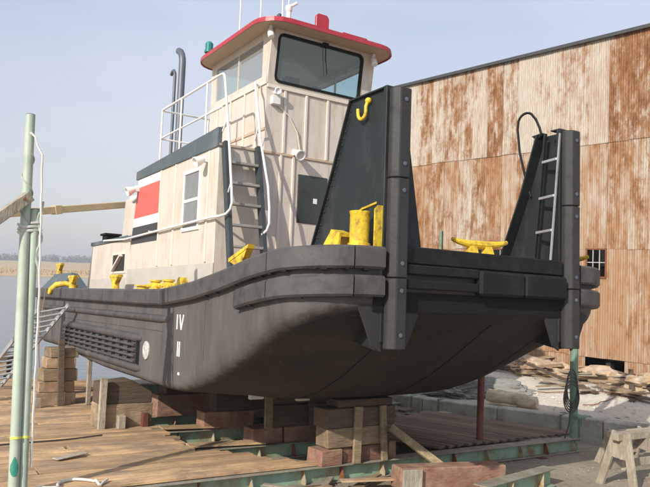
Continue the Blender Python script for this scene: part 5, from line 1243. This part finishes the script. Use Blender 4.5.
# ------------------------------------------------------------------ ladder and rails
ld = MB(); a, b = Vector((UF+.06, -2.21, CT+.03)), Vector((-4.0, -2.17, -.30)); ld.bar(a, b, .075, .15, (1, 0, 0)); lad = bt.part('ladder', ld, 'ladder_dark')
c, d = Vector((UF+.06, -1.55, CT+.03)), Vector((-4.0, -1.5, -.30)); ld = MB(); ld.bar(c, d, .075, .15, (1, 0, 0)); bt.part('stile', ld, 'ladder_dark', lad)
for i in range(6):
    t = .15+i*.155; p, q = a.lerp(b, t), c.lerp(d, t); mb = MB(); mb.box((p.x-.07, p.y+.038, p.z-.025), (p.x+.08, q.y-.038, p.z+.02)); bt.part('tread', mb, 'tread', lad, bevel=.005)
RV = -2.22
top = [(-7.85, RV, 3.5), (-4.75, RV, 3.5), (-4.64, RV, 3.49), (-4.58, RV, 3.44), (-4.54, RV, 3.35), (-4.25, RV, 2.2), (-4.05, RV, 1.3), (-4.0, RV, 1.02), (-4.02, RV-.02, .9), (-4.10, RV-.06, .82), (-4.25, RV-.12, .79), (-4.5, RV-.15, .79), (-6.5, RV-.15, .76), (-9.6, RV-.15, .70), (-11.5, RV-.12, .78)]
rl = pipe(top, .024, 'hand_rail', 'white_paint')
pipe([(-7.95, RV, 2.86), (-4.62, RV, 2.86)], .02, 'mid_rail', 'white_paint', rl)
for u in (-7.85, -6.7, -5.35): pipe([(u, RV, CT+.1), (u, RV, 3.5)], .021, 'rail_post', 'white_paint', rl)
pipe([(-7.85, RV, 3.5), (-7.9, RV+.1, 3.5), (-7.9, 1.7, 3.5)], .022, 'aft_rail', 'white_paint', rl); pipe([(-7.9, RV, 2.86), (-7.9, 1.7, 2.86)], .02, 'aft_rail', 'white_paint', rl)
for v in (-1.1, 0, 1.7): pipe([(-7.9, v, CT), (-7.9, v, 3.5)], .02, 'rail_post', 'white_paint', rl)
for u in (-4.9, -6.4, -7.9, -9.3): pipe([(u, RV-.15, .775), (u, -CV+.01, .775)], .014, 'rail_bracket', 'white_paint', rl)
pipe([(-4.08, RV, 1.38), (-4.3, -2.2, 1.1)], .014, 'rail_bracket', 'white_paint', rl)
pipe([(-4.35, RV, 2.6), (-4.5, -2.25, 2.35)], .014, 'rail_bracket', 'white_paint', rl)
pipe([(UF-.2, PS-.04, 3.42), (UF-.1, PS-.2, 3.42), (UF+.02, PS-.24, 3.3), (-4.28, PS-.2, 2.3), (-4.05, PS-.12, 1.4), (-4.0, PS-.1, 1.0), (-3.98, PS-.1, .72), (-4.02, PS-.12, .6), (-4.12, PS-.16, .52)], .024, 'hand_rail', 'white_paint')
pipe([(-4.35, PS-.21, 2.6), (UF+.0, PS-.2, 2.3)], .014, 'rail_bracket', 'white_paint', rl)
# lines hanging off the stern quarter
mb = MB(); pts = [Vector((-14.0+.35*t+.04*math.sin(t*7), -3.2-.12*math.sin(t*3), -.5-2.7*t)) for t in [i/24 for i in range(25)]]
mb.tube(pts, .016, 6); single('mooring_line', mb, 'rope_brown', 'thin brown line hanging from the stern quarter past the crib', 'rope', smooth=1)

# ------------------------------------------------------------------ haze over the river
hm = bpy.data.materials.new('haze'); hm.use_nodes = True; t = hm.node_tree; t.nodes.clear()
pv = t.nodes.new('ShaderNodeVolumePrincipled'); pv.inputs['Color'].default_value = (.86, .90, .97, 1); pv.inputs['Density'].default_value = .0007; pv.inputs['Anisotropy'].default_value = .1
ot = t.nodes.new('ShaderNodeOutputMaterial'); t.links.new(pv.outputs[0], ot.inputs['Volume']); MATS['haze'] = hm
mb = MB(); mb.box((-1560, -360, WZ-7), (1560, 1560, 16.5)); single('haze', mb, 'haze', 'thin pale haze over the river and yard', 'haze', M=MW, kind='stuff')
